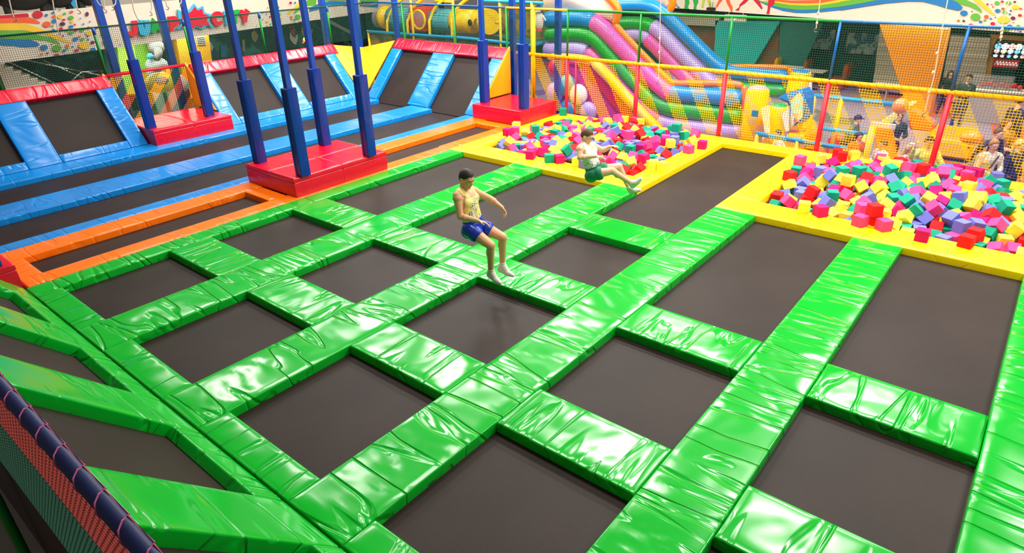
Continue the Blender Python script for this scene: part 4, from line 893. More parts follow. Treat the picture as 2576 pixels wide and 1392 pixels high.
rail((XF, 2.25, 2.47), (XF, 8.1, 2.47), 0.024, M_BLUEP, fa, 'top_rail')
net_panel('upper_net', V3((XF, -10.3, 0)), (0, 1, 0), 18.4, 1.40, 2.46, 0.043, 0.0062, fa, [M_DKGREEN])
net_panel('lower_net', V3((XF, -10.3, 0)), (0, 1, 0), 12.2, 0.02, 1.34, 0.05, (0.009, 0.0045), fa, [N_YEL, N_VIO], band=0.36, slope=-0.55, phase=0.1)

# --- fence behind the far wall (plane y = 8.1)
YB = 8.10
fb = thing('safety_net_fence', 'net fence with green pipes standing behind the far sloping trampoline wall', 'net fence', (6, YB, 0))
for x in (2.0, 4.12, 6.22, 8.35, 10.6):
    MB().tube([(x, YB, 1.38), (x, YB, 2.42)], 0.032, 8).build('upper_post', M_GREENP, fb, smooth=True)
    MB().tube([(x, YB, 2.28), (x, YB, 2.43)], 0.036, 8).build('post_cap', M_POST, fb, smooth=True)
rail((0, YB, 2.43), (XF, YB, 2.43), 0.022, M_DKGREEN, fb, 'top_rail')
rail((3.9, YB - 0.06, 1.37), (6.05, YB - 0.06, 1.37), 0.035, M_REDP, fb, 'middle_rail')
net_panel('upper_net', V3((0, YB, 0)), (1, 0, 0), XF, 1.40, 2.42, 0.043, 0.0062, fb, [M_DKGREEN])
net_panel('lower_net', V3((3.95, YB - 0.06, 0)), (1, 0, 0), 2.05, 0.3, 1.35, 0.045, 0.010, fb, [N_ORA, M_DKGREEN, N_YEL, N_GRN], band=0.30, slope=-0.9, phase=0.1)

# --- fence along the near wall, the camera looks over it (plane x = -1.72)
XN = -1.72
fn = thing('safety_net_fence', 'net fence with laced navy rail crossing the bottom left corner of the picture', 'net fence', (XN, -6, 0))
M_NAVYR = plain('navy_foam_pipe', (22, 36, 92), 0.5)
rail((XN, -10.3, 2.38), (XN, 0.3, 2.38), 0.027, M_NAVYR, fn, 'top_rail', (plain('pink_lace', (176, 74, 120), 0.7), 0.16))
net_panel('net', V3((XN, -9.2, 0)), (0, 1, 0), 5.6, 1.96, 2.36, 0.036, 0.0065, fn, [plain('dull_red_net', (170, 64, 54), 0.8)])
net_panel('net', V3((XN, -9.2, 0)), (0, 1, 0), 5.6, 1.30, 1.94, 0.036, 0.0065, fn, [plain('dull_green_net', (26, 84, 62), 0.8)])
for y in (-4.4, -9.6):
    MB().tube([(XN - 0.05, y, -1.5), (XN - 0.05, y, 2.36)], 0.035, 8).build('post', M_GREENP, fn, smooth=True)

# ================================================================== hall shell
ZF = -1.5


def floormat():
    m, nt, b = newmat('hall_floor')
    N, L = nt.nodes, nt.links
    tc = N.new('ShaderNodeTexCoord')
    mp = N.new('ShaderNodeMapping')
    mp.inputs['Rotation'].default_value = (0, 0, 0.7)
    mp.inputs['Scale'].default_value = (0.42, 0.42, 0.42)
    L.new(tc.outputs['Object'], mp.inputs['Vector'])
    vo = N.new('ShaderNodeTexVoronoi')
    vo.feature = 'F1'
    vo.distance = 'MANHATTAN'
    vo.inputs['Scale'].default_value = 1.0
    L.new(mp.outputs[0], vo.inputs['Vector'])
    sp = N.new('ShaderNodeSeparateColor')
    L.new(vo.outputs['Color'], sp.inputs[0])
    cr = N.new('ShaderNodeValToRGB')
    cr.color_ramp.interpolation = 'CONSTANT'
    e = cr.color_ramp.elements
    e[0].position, e[0].color = 0.0, srgb(150, 145, 138)
    e[1].position, e[1].color = 0.45, srgb(214, 110, 30)
    for p, c in ((0.57, (112, 120, 88)), (0.70, (160, 150, 150)), (0.82, (200, 160, 60)), (0.92, (120, 100, 130))):
        n = e.new(p)
        n.color = srgb(*c)
    L.new(sp.outputs[0], cr.inputs[0])
    L.new(cr.outputs[0], b.inputs['Base Color'])
    b.inputs['Roughness'].default_value = 0.35
    return m


struct(MB().box((14, 4, ZF - 0.05), (44, 50, 0.1)).build('floor', floormat()))

# --- parapet of the upper floor on the far side
LP, LD = V3((2.58, 9.95, 1.70)), V3((13.41, 12.14, 1.70)) - V3((2.58, 9.95, 1.70))
LU = LD.normalized()
LN = V3((LU.y, -LU.x, 0))              # towards the court
RP, RD = V3((21.45, -0.28, 1.70)), V3((18.98, -8.31, 1.70)) - V3((21.45, -0.28, 1.70))
RU = RD.normalized()
RN = V3((RU.y, -RU.x, 0))
if RN.x > 0:
    RN = -RN
PAL = [('print_white', (220, 208, 188)), ('print_red', (196, 14, 46)), ('print_orange', (232, 92, 40)), ('print_yellow', (232, 190, 40)), ('print_green', (92, 168, 52)),
       ('print_blue', (20, 116, 176)), ('print_plum', (92, 22, 76)), ('print_lime', (170, 200, 60)), ('print_teal', (20, 140, 150)), ('print_grass', (40, 164, 72))]
PM = [plain(n, c, 0.55, var=0.02) for n, c in PAL]
IX = {n[6:]: i for i, (n, c) in enumerate(PAL)}


def zl(pts, x0, y0, s):
    return [(x0 + x / s, y0 + y / s) for x, y in pts]


def board(P0, U, Nn, a, b2, ztop, pats, dots, name, th=0.25):
    """parapet board with a printed pattern on its face"""
    m = MB()
    p, q = P0 + U * a, P0 + U * b2
    h = V3((0, 0, ztop - P0.z))
    m.prism([p, q, q + h, p + h], -Nn * th, IX['white'])
    k = 0
    for col, pts in pats:
        k += 1
        f = Nn * (0.004 + 0.0015 * k)
        g = [PP(x, y, P0, Nn) for x, y in pts]
        # print stops at the board's edges
        g = [V3((w.x, w.y, max(P0.z + 0.004, min(ztop, w.z)))) + f for w in g]
        m.poly(g, IX[col])
    for i, (col, x, y, rx, ry) in enumerate(dots):
        g = [PP(x + rx * math.cos(2 * PI * j / 18), y + ry * math.sin(2 * PI * j / 18), P0, Nn) + Nn * (0.03 + 0.0003 * i) for j in range(18)]
        if min(w.z for w in g) < P0.z:
            g = [V3((w.x, w.y, max(P0.z + 0.004, w.z))) for w in g]
        m.poly(g, IX[col])
    return struct(m.build(name, PM, fix=False))


S1 = 6.44
Lp = [('red', [(-60, 215), (0, 205), (390, 180), (440, 205), (465, 240), (465, 275), (0, 302), (-60, 305)]),
      ('orange', [(-60, 305), (0, 300), (465, 278), (560, 310), (655, 365), (630, 390), (400, 370), (0, 378), (-60, 380)]),
      ('yellow', [(-60, 382), (0, 380), (200, 375), (430, 385), (600, 440), (830, 540), (1020, 620), (1180, 700), (1120, 705), (900, 640), (760, 570), (560, 530), (400, 490), (0, 492), (-60, 494)]),
      ('green', [(-60, 496), (0, 495), (300, 490), (480, 510), (640, 570), (830, 610), (930, 670), (975, 720), (880, 700), (740, 660), (500, 640), (0, 628), (-60, 628)]),
      ('blue', [(-60, 632), (0, 630), (250, 640), (500, 645), (610, 690), (635, 730), (600, 755), (400, 768), (200, 745), (0, 735), (-60, 734)])]
Lpat = [(c, zl(p, 0, 0, S1)) for c, p in Lp]
Lpat += [(c, zl(p, 600, 0, S1)) for c, p in (
    ('yellow', [(785, 240), (790, 200), (900, 120), (1020, -20), (1060, -20), (1040, 60), (920, 150), (840, 220)]),
    ('green', [(885, 240), (900, 190), (960, 120), (1060, 60), (1140, -30), (1260, -30), (1250, 80), (1130, 90), (1040, 130), (960, 180)]),
    ('blue', [(1140, 190), (1150, 120), (1250, 80), (1330, 40), (1500, 15), (1700, 20), (1830, 45), (1830, 110), (1600, 75), (1450, 80), (1350, 120), (1270, 160)]),
    ('green', [(1300, 20), (1330, -60), (1750, -60), (1750, 10), (1500, 5)]),
    ('green', [(1960, 60), (1960, -60), (2250, -60), (2260, 30), (2100, 70)]),
    ('blue', [(1960, 75), (2100, 85), (2260, 60), (2250, 120), (2100, 110), (1960, 100)]))]
Ld = [('red', 600, 235, 85, 62), ('blue', 740, 245, 28, 22), ('blue', 850, 205, 26, 20), ('orange', 865, 268, 34, 24), ('blue', 868, 342, 42, 34), ('orange', 745, 392, 66, 46),
      ('green', 838, 420, 22, 17), ('blue', 852, 488, 30, 22), ('yellow', 958, 268, 42, 32), ('green', 956, 158, 20, 13), ('green', 1035, 222, 26, 20), ('orange', 1148, 192, 30, 22),
      ('red', 1022, 320, 26, 18), ('plum', 1000, 388, 46, 32), ('red', 975, 468, 34, 26), ('green', 1137, 288, 46, 32), ('yellow', 1152, 350, 28, 20), ('blue', 1138, 432, 38, 26),
      ('red', 1198, 398, 18, 14), ('plum', 1398, 228, 28, 36), ('blue', 1288, 300, 14, 10), ('blue', 1338, 390, 18, 13), ('blue', 1442, 350, 16, 11), ('plum', 1418, 448, 20, 20),
      ('red', 1210, 498, 26, 18), ('green', 1315, 490, 44, 24), ('green', 1548, 455, 20, 15), ('green', 1138, 530, 44, 28), ('yellow', 1428, 535, 58, 38), ('yellow', 1078, 495, 24, 17),
      ('blue', 1208, 632, 44, 32), ('orange', 1270, 595, 26, 18), ('plum', 1402, 592, 18, 12), ('green', 1320, 635, 38, 25), ('blue', 1412, 642, 22, 15), ('red', 1005, 580, 18, 13),
      ('blue', 698, 768, 64, 42), ('green', 908, 778, 78, 54), ('orange', 1075, 748, 38, 25), ('blue', 1162, 758, 20, 14), ('yellow', 1348, 735, 92, 58), ('plum', 1485, 686, 38, 25),
      ('blue', 1022, 822, 30, 22), ('green', 1072, 795, 24, 17), ('red', 1225, 815, 38, 24), ('blue', 1490, 802, 46, 30), ('red', 902, 895, 46, 26), ('orange', 658, 875, 24, 17),
      ('plum', 750, 862, 22, 15), ('plum', 818, 722, 14, 11), ('yellow', 1092, 868, 22, 13), ('blue', 1038, 888, 20, 12), ('orange', 1668, 708, 24, 17), ('plum', 1620, 568, 17, 12),
      ('blue', 1635, 686, 14, 10), ('green', 1882, 655, 11, 11), ('plum', 1928, 725, 12, 11), ('orange', 1518, 738, 12, 8), ('green', 1325, 842, 15, 11), ('yellow', 1385, 815, 13, 9)]
Ldot = [(c, x / S1, y / S1, rx / S1, ry / S1) for c, x, y, rx, ry in Ld]
Ld2 = [('plum', 545, 100, 18, 16), ('green', 620, 122, 28, 20), ('yellow', 560, 168, 42, 26), ('red', 828, 46, 24, 19), ('blue', 902, 44, 18, 14), ('blue', 578, 42, 11, 9), ('blue', 500, 25, 9, 7),
       ('orange', 492, 186, 13, 10), ('plum', 438, 232, 11, 8), ('red', 494, 270, 19, 15), ('green', 650, 232, 24, 17), ('plum', 562, 300, 24, 18), ('yellow', 645, 318, 46, 42), ('blue', 595, 255, 13, 9),
       ('orange', 440, 356, 20, 14), ('blue', 586, 392, 31, 23), ('green', 500, 392, 20, 14), ('green', 372, 318, 14, 10), ('green', 438, 424, 15, 11), ('green', 942, 272, 50, 38), ('orange', 838, 278, 23, 19),
       ('green', 848, 315, 17, 12), ('blue', 888, 325, 18, 13), ('red', 982, 364, 29, 22), ('yellow', 856, 370, 13, 9), ('blue', 898, 376, 13, 9), ('blue', 1048, 228, 24, 28), ('plum', 1052, 306, 13, 8),
       ('green', 455, 126, 13, 10), ('blue', 376, 214, 9, 7), ('plum', 592, 212, 11, 8), ('orange', 540, 384, 8, 6), ('plum', 270, 424, 7, 8), ('yellow', 655, 380, 17, 8)]
Ldot += [(c, 600 + x / S1, y / S1, rx / S1, ry / S1) for c, x, y, rx, ry in Ld2]
board(LP, LU, LN, -8.0, 21.0, 2.72, Lpat, Ldot, 'trim_1')
S5, S6 = 5.152, 2576 / 476
Rp = [(c, zl(p, 1660, 0, S5)) for c, p in (
    ('teal', [(200, 40), (215, 35), (230, 80), (260, 90), (250, 108), (225, 100)]),
    ('grass', [(325, -20), (378, -20), (385, 40), (365, 90), (380, 125), (315, 120), (325, 60)]),
    ('grass', [(425, -20), (495, -20), (500, 30), (475, 80), (475, 125), (435, 125), (445, 70)]),
    ('lime', [(555, -20), (592, -20), (570, 70), (570, 105), (535, 95), (550, 40)]), ('lime', [(610, -20), (650, -20), (665, 60), (672, 95), (645, 90), (625, 40)]),
    ('orange', [(775, -20), (830, -20), (780, 40), (740, 100), (725, 90)]), ('orange', [(850, -20), (900, -20), (920, 50), (945, 90), (940, 155), (925, 150), (905, 100), (880, 60)]),
    ('red', [(1110, -20), (1170, -20), (1110, 40), (1045, 80), (1025, 140), (980, 130), (1030, 95), (1035, 60)]), ('red', [(1200, -20), (1285, -20), (1310, 50), (1335, 105), (1320, 120), (1270, 60)]),
    ('blue', [(1310, 25), (1450, 70), (1600, 105), (1800, 128), (2000, 125), (2300, 90), (2576, 58), (2576, 100), (2300, 135), (2050, 160), (1900, 168), (1760, 165), (1600, 140), (1450, 92), (1310, 32)]),
    ('green', [(1250, -10), (1330, 15), (1500, 35), (1700, 65), (1900, 72), (2100, 65), (2400, 20), (2576, -10), (2576, 57), (2300, 89), (2000, 124), (1800, 127), (1600, 104), (1450, 69), (1310, 24)]),
    ('yellow', [(1330, -10), (1500, 15), (1700, 40), (1900, 45), (2100, 38), (2350, -8), (2560, -10), (2400, 19), (2100, 64), (1900, 71), (1700, 64), (1500, 34)]),
    ('orange', [(1450, -10), (1700, 5), (2000, 0), (2250, -12), (2350, -9), (2100, 37), (1900, 44), (1700, 39), (1500, 14)]),
    ('red', [(1415, -20), (1500, -20), (1490, 50), (1460, 75), (1440, 70), (1420, 180), (1385, 175), (1400, 130)]))]
Rp += [(c, zl(p, 2100, 0, S6)) for c, p in (
    ('blue', [(80, 95), (400, 40), (640, -8), (1600, -8), (1700, 50), (1745, 95), (1735, 130), (1680, 143), (1520, 110), (1380, 65), (1200, 22), (1000, 20), (700, 45), (400, 90), (80, 142)]),
    ('green', [(80, 20), (300, -10), (640, -12), (400, 38), (80, 92)]),
    ('green', [(1600, -10), (1790, -10), (1930, 60), (2000, 130), (2005, 182), (1950, 140), (1850, 90), (1740, 60)]),
    ('yellow', [(1880, -12), (1980, -12), (2080, 80), (2190, 208), (2150, 200), (2050, 120)]))]
Rd = [('blue', 1765, 178, 52, 38), ('green', 1922, 230, 68, 50), ('orange', 2070, 228, 32, 26), ('blue', 1990, 295, 24, 18), ('green', 2050, 275, 20, 15), ('blue', 2132, 255, 17, 13),
      ('red', 1860, 352, 40, 32), ('plum', 1763, 284, 19, 15), ('orange', 1690, 281, 19, 15), ('red', 2158, 322, 33, 24), ('yellow', 2305, 266, 80, 52), ('blue', 2225, 146, 38, 27),
      ('orange', 2298, 118, 24, 18), ('green', 2322, 165, 31, 24), ('green', 2218, 40, 37, 26), ('red', 2288, 20, 22, 15), ('green', 2375, 40, 37, 26), ('plum', 2458, 25, 19, 14), ('yellow', 2468, 92, 48, 32),
      ('blue', 2392, 192, 17, 13), ('plum', 2435, 246, 33, 24), ('blue', 2390, 360, 40, 27), ('red', 2528, 208, 28, 19), ('plum', 2404, 145, 14, 11), ('orange', 2540, 118, 22, 14), ('blue', 2195, 236, 12, 9),
      ('blue', 1975, 362, 18, 13), ('yellow', 2038, 348, 14, 10), ('green', 2230, 370, 15, 11), ('red', 2088, 56, 17, 13), ('orange', 2162, 92, 13, 11), ('plum', 2148, 62, 10, 8), ('plum', 1877, 156, 11, 8),
      ('green', 2508, 352, 28, 18), ('green', 2335, 408, 45, 17), ('orange', 2442, 305, 13, 8), ('orange', 2500, 400, 12, 8), ('blue', 2535, 430, 18, 10)]
Rdot = [(c, 2100 + x / S6, y / S6, rx / S6, ry / S6) for c, x, y, rx, ry in Rd]
board(RP, RU, RN, -17.0, 12.0, 2.85, Rp, Rdot, 'trim_2')
# slabs of the upper floor behind the parapets, and the walls below them
sl = MB()
a, b2 = LP + LU * -8 - LN * 0.26, LP + LU * 21 - LN * 0.26
sl.prism([a + V3((0, 0, 0.02)), b2 + V3((0, 0, 0.02)), b2 + V3((1, 9, 0.02)), a + V3((-1, 9, 0.02))], (0, 0, 0.35))
a, b2 = RP + RU * -9 - RN * 0.26, RP + RU * 12 - RN * 0.26
sl.prism([a + V3((0, 0, 0.02)), b2 + V3((0, 0, 0.02)), b2 + V3((12, -1, 0.02)), a + V3((12, 1, 0.02))], (0, 0, 0.35))
struct(sl.build('ceiling', M_WHITE))


def muralmat(name, base, c1, c2, scale):
    m, nt, b = newmat(name)
    N, L = nt.nodes, nt.links
    tc = N.new('ShaderNodeTexCoord')
    t = N.new('ShaderNodeTexNoise')
    t.inputs['Scale'].default_value = scale
    t.inputs['Detail'].default_value = 3
    t.inputs['Distortion'].default_value = 1.0
    L.new(tc.outputs['Object'], t.inputs['Vector'])
    cr = N.new('ShaderNodeValToRGB')
    e = cr.color_ramp.elements
    e[0].position, e[0].color = 0.46, srgb(*base)
    e[1].position, e[1].color = 0.56, srgb(*c1)
    q = e.new(0.68)
    q.color = srgb(*c2)
    L.new(t.outputs['Fac'], cr.inputs[0])
    L.new(cr.outputs[0], b.inputs['Base Color'])
    b.inputs['Roughness'].default_value = 0.6
    return m


MUR = muralmat('dark_mural', (8, 40, 40), (12, 70, 72), (60, 120, 110), 1.1)
struct(MB().box((9, 18.6, 0.2), (34, 0.2, 3.4)).build('wall_back', MUR))
struct(MB().box((9, 19.0, 3.6), (34, 0.2, 3.4)).build('wall_back_upper', M_WHITE))
struct(MB().box((28.4, -1, 0.2), (0.2, 34, 3.4)).build('wall_right', plain('dark_teal_wall', (8, 62, 52), 0.7)))

# ================================================================== JUMP CITY letters on the far parapet
sg = thing('wall_sign', 'raised red, cyan and green letters reading JUMP CITY on the white parapet', 'sign', PP(470, 60, LP, LN))
TX = {'red': plain('sign_red', (226, 14, 50), 0.45), 'cyan': plain('sign_cyan', (56, 178, 212), 0.45), 'green': plain('sign_green', (24, 164, 64), 0.45)}


def carc(cx, cy, rx, ry, a0, a1, n=14):
    return [(cx + rx * math.cos(a0 + (a1 - a0) * i / n), cy + ry * math.sin(a0 + (a1 - a0) * i / n)) for i in range(n + 1)]


LET = [('red', 'J', [(165, 338), (240, 330), (258, 520), (245, 565), (205, 590), (150, 585), (108, 560), (85, 515), (145, 500), (160, 528), (185, 525)]),
       ('cyan', 'U', [(240, 330), (330, 322), (345, 425), (357, 462), (372, 445), (358, 326), (435, 320), (466, 470), (450, 530), (410, 568), (350, 576), (300, 555), (270, 500)]),
       ('green', 'M', [(500, 290), (572, 372), (640, 295), (702, 380), (722, 522), (690, 470), (622, 520), (572, 468), (540, 545), (468, 518)]),
       ('red', 'P', [(750, 270), (850, 258), (905, 285), (930, 350), (900, 420), (838, 450), (830, 505), (788, 510)]),
       ('red', 'C', carc(1555, 300, 100, 118, -0.5, -5.7) + carc(1575, 305, 44, 50, -5.7, -0.5)),
       ('cyan', 'I', [(1645, 185), (1722, 175), (1748, 395), (1685, 405)]),
       ('green', 'T', [(1726, 175), (1900, 152), (1906, 208), (1852, 216), (1872, 380), (1800, 390), (1782, 226), (1736, 234)]),
       ('red', 'Y', [(1900, 165), (1955, 155), (1988, 205), (2012, 140), (2078, 190), (2032, 272), (2030, 362), (1968, 368), (1962, 290), (1915, 228)])]
for col, ch, pts in LET:
    g = [PP(x, y, LP, LN) + LN * 0.06 for x, y in zl(pts, 300, 0, S1)]
    MB().prism(g, LN * 0.07).build('letter', TX[col], sg)['label'] = '%s letter %s' % (col, ch)
star = [(910, 155), (1030, 200), (1120, 150), (1180, 60), (1240, 140), (1325, 95), (1350, 200), (1460, 235), (1420, 330), (1500, 450), (1390, 420), (1310, 470), (1200, 440), (1085, 540), (1062, 440), (885, 480), (985, 375), (930, 330)]
cx, cy = sum(p[0] for p in star) / 18, sum(p[1] for p in star) / 18
g = [PP(x, y, LP, LN) + LN * 0.05 for x, y in zl(star, 300, 0, S1)]
sb = MB().prism(g, LN * 0.05).build('starburst', TX['cyan'], sg)
g = [PP(x, y, LP, LN) + LN * 0.102 for x, y in zl([(cx + (x - cx) * .8, cy + (y - cy) * .8) for x, y in star], 300, 0, S1)]
MB().prism(g, LN * 0.02).build('starburst_face', TX['red'], sb)
# small wall router on the right parapet
rt = thing('wifi_router', 'small black router with two antennas on the right white parapet', 'router', PP(1793, 22, RP, RN))
c = PP(1793, 22, RP, RN) + RN * 0.09
MB().box(c, (0.14, 0.30, 0.09)).build('case', M_BLACK, rt, bevel=0.01)
for k in (-.07, .06):
    MB().tube([c + RU * k + V3((0, 0, .04)), c + RU * k + V3((0, 0, .24))], 0.008, 6).build('antenna', M_BLACK, rt)


def depth(p):
    return (V3(p) - CAM).dot(-CR.col[2])


def smoothline(pts, n=6):
    """Catmull-Rom through the points"""
    pts = [V3(p) for p in pts]
    out = []
    for i in range(len(pts) - 1):
        p0, p1, p2, p3 = pts[max(i - 1, 0)], pts[i], pts[i + 1], pts[min(i + 2, len(pts) - 1)]
        for k in range(n):
            t = k / n
            out.append(0.5 * ((2 * p1) + (p2 - p0) * t + (2 * p0 - 5 * p1 + 4 * p2 - p3) * t * t + (3 * p1 - p0 - 3 * p2 + p3) * t ** 3))
    return out + [pts[-1]]


def fill(name, rgb):
    return vinyl(name, rgb, rough=0.28, wr=0.12, fx=2.0, fy=2.0)


I_BLUE, I_GREEN, I_LAV = fill('inflatable_blue', (10, 128, 200)), fill('inflatable_green', (8, 150, 28)), fill('inflatable_lavender', (176, 150, 222))
I_PINK, I_MAG, I_ORA = fill('inflatable_pink', (226, 78, 160)), fill('inflatable_magenta', (204, 40, 140)), fill('inflatable_orange', (255, 124, 10))
I_YEL, I_RED, I_CREAM = fill('inflatable_yellow', (255, 196, 0)), fill('inflatable_red', (220, 16, 40)), fill('inflatable_cream', (255, 232, 206))
I_TEAL = fill('inflatable_teal', (16, 150, 160))

inf = thing('inflatable_slide', 'huge multicoloured inflatable slide standing behind the net and the left foam pit', 'inflatable slide', (16.5, -0.5, ZF))


def itube(x, pts, r, mat, name, n=14, par=None):
    g = smoothline([P(a, b2, x=x) for a, b2 in pts])
    rr = r * depth(g[len(g) // 2]) / FPX
    k = len(g)
    rs = [rr * (0.72 if i in (0, k - 1) else 0.92 if i in (1, k - 2) else 1.0) for i in range(k)]
    return MB().tube(g, rs, n).build(name, mat, par or inf, smooth=True)


XA, XC = 15.2, 17.6
# near side wall, three stacked tubes
itube(XA, [(1373, 126), (1420, 124), (1462, 125), (1480, 132)], 21, I_LAV, 'wall_tube')
itube(XA, [(1478, 131), (1500, 150), (1548, 200), (1600, 249), (1640, 287), (1662, 303)], 20, I_PINK, 'wall_tube')
itube(XA, [(1658, 302), (1690, 312), (1760, 321), (1868, 332)], 21, I_LAV, 'wall_tube')
itube(XA, [(1376, 88), (1420, 86), (1470, 87), (1500, 100), (1530, 133), (1570, 178), (1612, 224), (1645, 255), (1690, 273), (1760, 281), (1868, 294)], 21, I_GREEN, 'wall_tube')
itube(XA, [(1372, 49), (1420, 47), (1465, 47), (1495, 54)], 21, I_BLUE, 'wall_tube')
itube(XA, [(1490, 52), (1525, 78), (1570, 125), (1620, 178), (1665, 219), (1692, 240)], 22, I_PINK, 'wall_tube')
itube(XA, [(1688, 234), (1730, 239), (1800, 243), (1868, 250)], 22, I_BLUE, 'wall_tube')
itube(XA, [(1546, 60), (1580, 98), (1630, 150), (1675, 195), (1696, 209), (1760, 210), (1830, 211), (1868, 216)], 8, I_ORA, 'trim_tube', 10)
itube(XA, [(1872, 216), (1873, 280), (1874, 352)], 8, I_ORA, 'trim_tube', 10)
# rounded cream shield above the near wall with its orange rim
g = [P(x, y, x=XA) for x, y in [(1362, 34), (1362, -60), (1500, -60), (1530, -10), (1548, 22), (1547, 48), (1535, 60), (1500, 44), (1440, 30)]]
MB().prism(g, (0.45, 0, 0)).build('shield', I_CREAM, inf, bevel=0.08, smooth=True)
itube(XA, [(1490, -40), (1525, -12), (1545, 8), (1556, 25), (1553, 45), (1545, 60)], 9, I_ORA, 'trim_tube', 10)
# sliding lanes between the two walls
lane = []
for a, b2 in [(1380, 150), (1475, 150), (1530, 205), (1610, 285), (1670, 338), (1868, 372)]:
    lane.append(P(a, b2, x=XA))
for k, (o, mt) in enumerate(((0.35, I_RED), (1.2, I_YEL))):
    m = MB()
    for i in range(len(lane) - 1):
        p, q = lane[i] + V3((o, 0, -.1)), lane[i + 1] + V3((o, 0, -.1))
        m.prism([p, q, q + V3((0.82, 0, 0)), p + V3((0.82, 0, 0))], (0, 0, -0.12))
    m.build('slide_lane', mt, inf, bevel=0.02)
# outer step lane: yellow top roll over a red flank
XO = 14.2
itube(XO, [(1380, 144), (1430, 144), (1478, 150), (1498, 162)], 9, I_YEL, 'lane_roll')
itube(XO, [(1494, 158), (1530, 193), (1580, 248), (1625, 296), (1660, 332)], 13, I_YEL, 'lane_roll')
g = [P(x, y, x=XO + .05) for x, y in [(1452, 158), (1492, 166), (1530, 204), (1580, 260), (1640, 330), (1600, 345), (1540, 268), (1490, 205)]]
MB().prism(g, (0.3, 0, 0)).build('flank', I_RED, inf, bevel=0.04)
g = [P(x, y, x=XO + .12) for x, y in [(1405, 152), (1455, 160), (1490, 208), (1540, 270), (1600, 346), (1480, 330), (1400, 300)]]
MB().prism(g, (0.25, 0, 0)).build('flank', I_MAG, inf, bevel=0.04)
for a, b2, r, mt in ((1400, 172, 24, I_RED), (1426, 215, 27, I_TEAL), (1398, 232, 26, I_LAV), (1455, 238, 26, I_CREAM), (1480, 280, 24, I_LAV), (1430, 275, 26, I_BLUE)):
    p = P(a, b2, x=XO - .05)
    q = r * depth(p) / FPX
    MB().ball(p, (q * .7, q, q)).build('bolster', mt, inf, smooth=True)
# far side wall
itube(XC, [(1548, 61), (1590, 59), (1625, 62), (1645, 70)], 17, I_GREEN, 'wall_tube')
itube(XC, [(1640, 65), (1665, 83), (1710, 130), (1760, 178), (1800, 215), (1835, 236)], 19, I_LAV, 'wall_tube')
itube(XC, [(1570, 90), (1600, 87), (1622, 91), (1634, 98)], 17, I_LAV, 'wall_tube')
itube(XC, [(1628, 96), (1650, 116), (1700, 168), (1750, 215), (1790, 246)], 19, I_PINK, 'wall_tube')
itube(XC, [(1540, 16), (1590, 12), (1632, 14), (1665, 30), (1710, 72), (1760, 122), (1800, 160), (1835, 180), (1900, 187), (1982, 194)], 17, I_BLUE, 'wall_tube')
itube(XC, [(1832, 218), (1900, 224), (1982, 230)], 17, I_GREEN, 'wall_tube')
itube(XC, [(1688, 38), (1730, 78), (1780, 128), (1812, 160), (1830, 168), (1900, 168), (1984, 171)], 6.5, I_ORA, 'trim_tube', 10)
itube(XC, [(1987, 171), (1988, 215), (1988, 262)], 6.5, I_ORA, 'trim_tube', 10)
g = [P(x, y, x=XC) for x, y in [(1560, 2), (1560, -70), (1660, -70), (1680, -30), (1684, 10), (1676, 30), (1660, 22), (1630, 4)]]
MB().prism(g, (0.4, 0, 0)).build('shield', I_CREAM, inf, bevel=0.08, smooth=True)
itube(XC, [(1672, -50), (1688, -20), (1692, 10), (1682, 30)], 9, I_ORA, 'trim_tube', 10)


def pillar(x, px, top, bot, r, capmat, label):
    a, b2 = P(px, top, x=x), P(px, bot, x=x)
    rr = r * depth(a) / FPX
    b2 = V3((a.x, a.y, min(b2.z, -0.9)))
    o = MB().tube([b2, b2.lerp(a, .5), a - V3((0, 0, .06)), a], [rr * .95, rr * 1.03, rr, rr * .85], 20).build('entrance_pillar', I_YEL, inf, smooth=True)
    MB().ball(a - V3((0, 0, 0.02)), (rr * .86, rr * .86, .09), nu=20).build('pillar_cap', capmat, o, smooth=True)
    return o


pn = pillar(14.9, 1908, 222, 360, 28, I_LAV, '')
pillar(17.2, 2016, 180, 300, 26, I_BLUE, '')
pillar(14.7, 1961, 266, 360, 23, I_GREEN, '')
# blue square sticker on the near pillar
p = P(1899, 286, x=14.9)
sk = MB().box(P(1899, 286, x=14.42), (0.01, 0.16, 0.16))
sk.build('sticker', plain('sticker_blue', (20, 120, 160), 0.5), inf, bevel=0.003)
# entrance arch with a pale mural panel
g = [P(x, y, x=15.6) for x, y in [(1950, 248), (1978, 232), (2010, 224), (2022, 226), (2026, 250), (2022, 300), (1990, 322), (1984, 290), (1984, 262)]]
MB().prism(g, (0.5, -0.1, 0)).build('arch', I_BLUE, inf, bevel=0.06)
g = [P(x, y, x=15.55) for x, y in [(1990, 252), (2012, 232), (2022, 250), (2018, 296), (1990, 320)]]
MB().prism(g, (-0.03, 0, 0)).build('mural_panel', muralmat('arch_mural', (150, 214, 206), (208, 226, 196), (206, 90, 100), 3.0), inf)
g = [P(x, y, z=-1.0) for x, y in [(1985, 320), (2050, 297), (2060, 318), (2010, 356), (1975, 350)]]
MB().prism(g, (0, 0, -0.5)).build('entrance_mat', I_YEL, inf, bevel=0.05)
for pts, mt in (([(1914, 272), (1936, 264), (1936, 335), (1924, 335)], I_CREAM), ([(1966, 288), (1984, 272), (1984, 330), (1976, 330)], I_CREAM), ([(2036, 207), (2042, 207), (2040, 270), (2030, 270)], I_CREAM)):
    MB().prism([P(x, y, x=14.38) for x, y in pts] if pts[0][0] < 2000 else [P(x, y, x=16.6) for x, y in pts], (0.03, 0, 0)).build('print_panel', mt, inf)

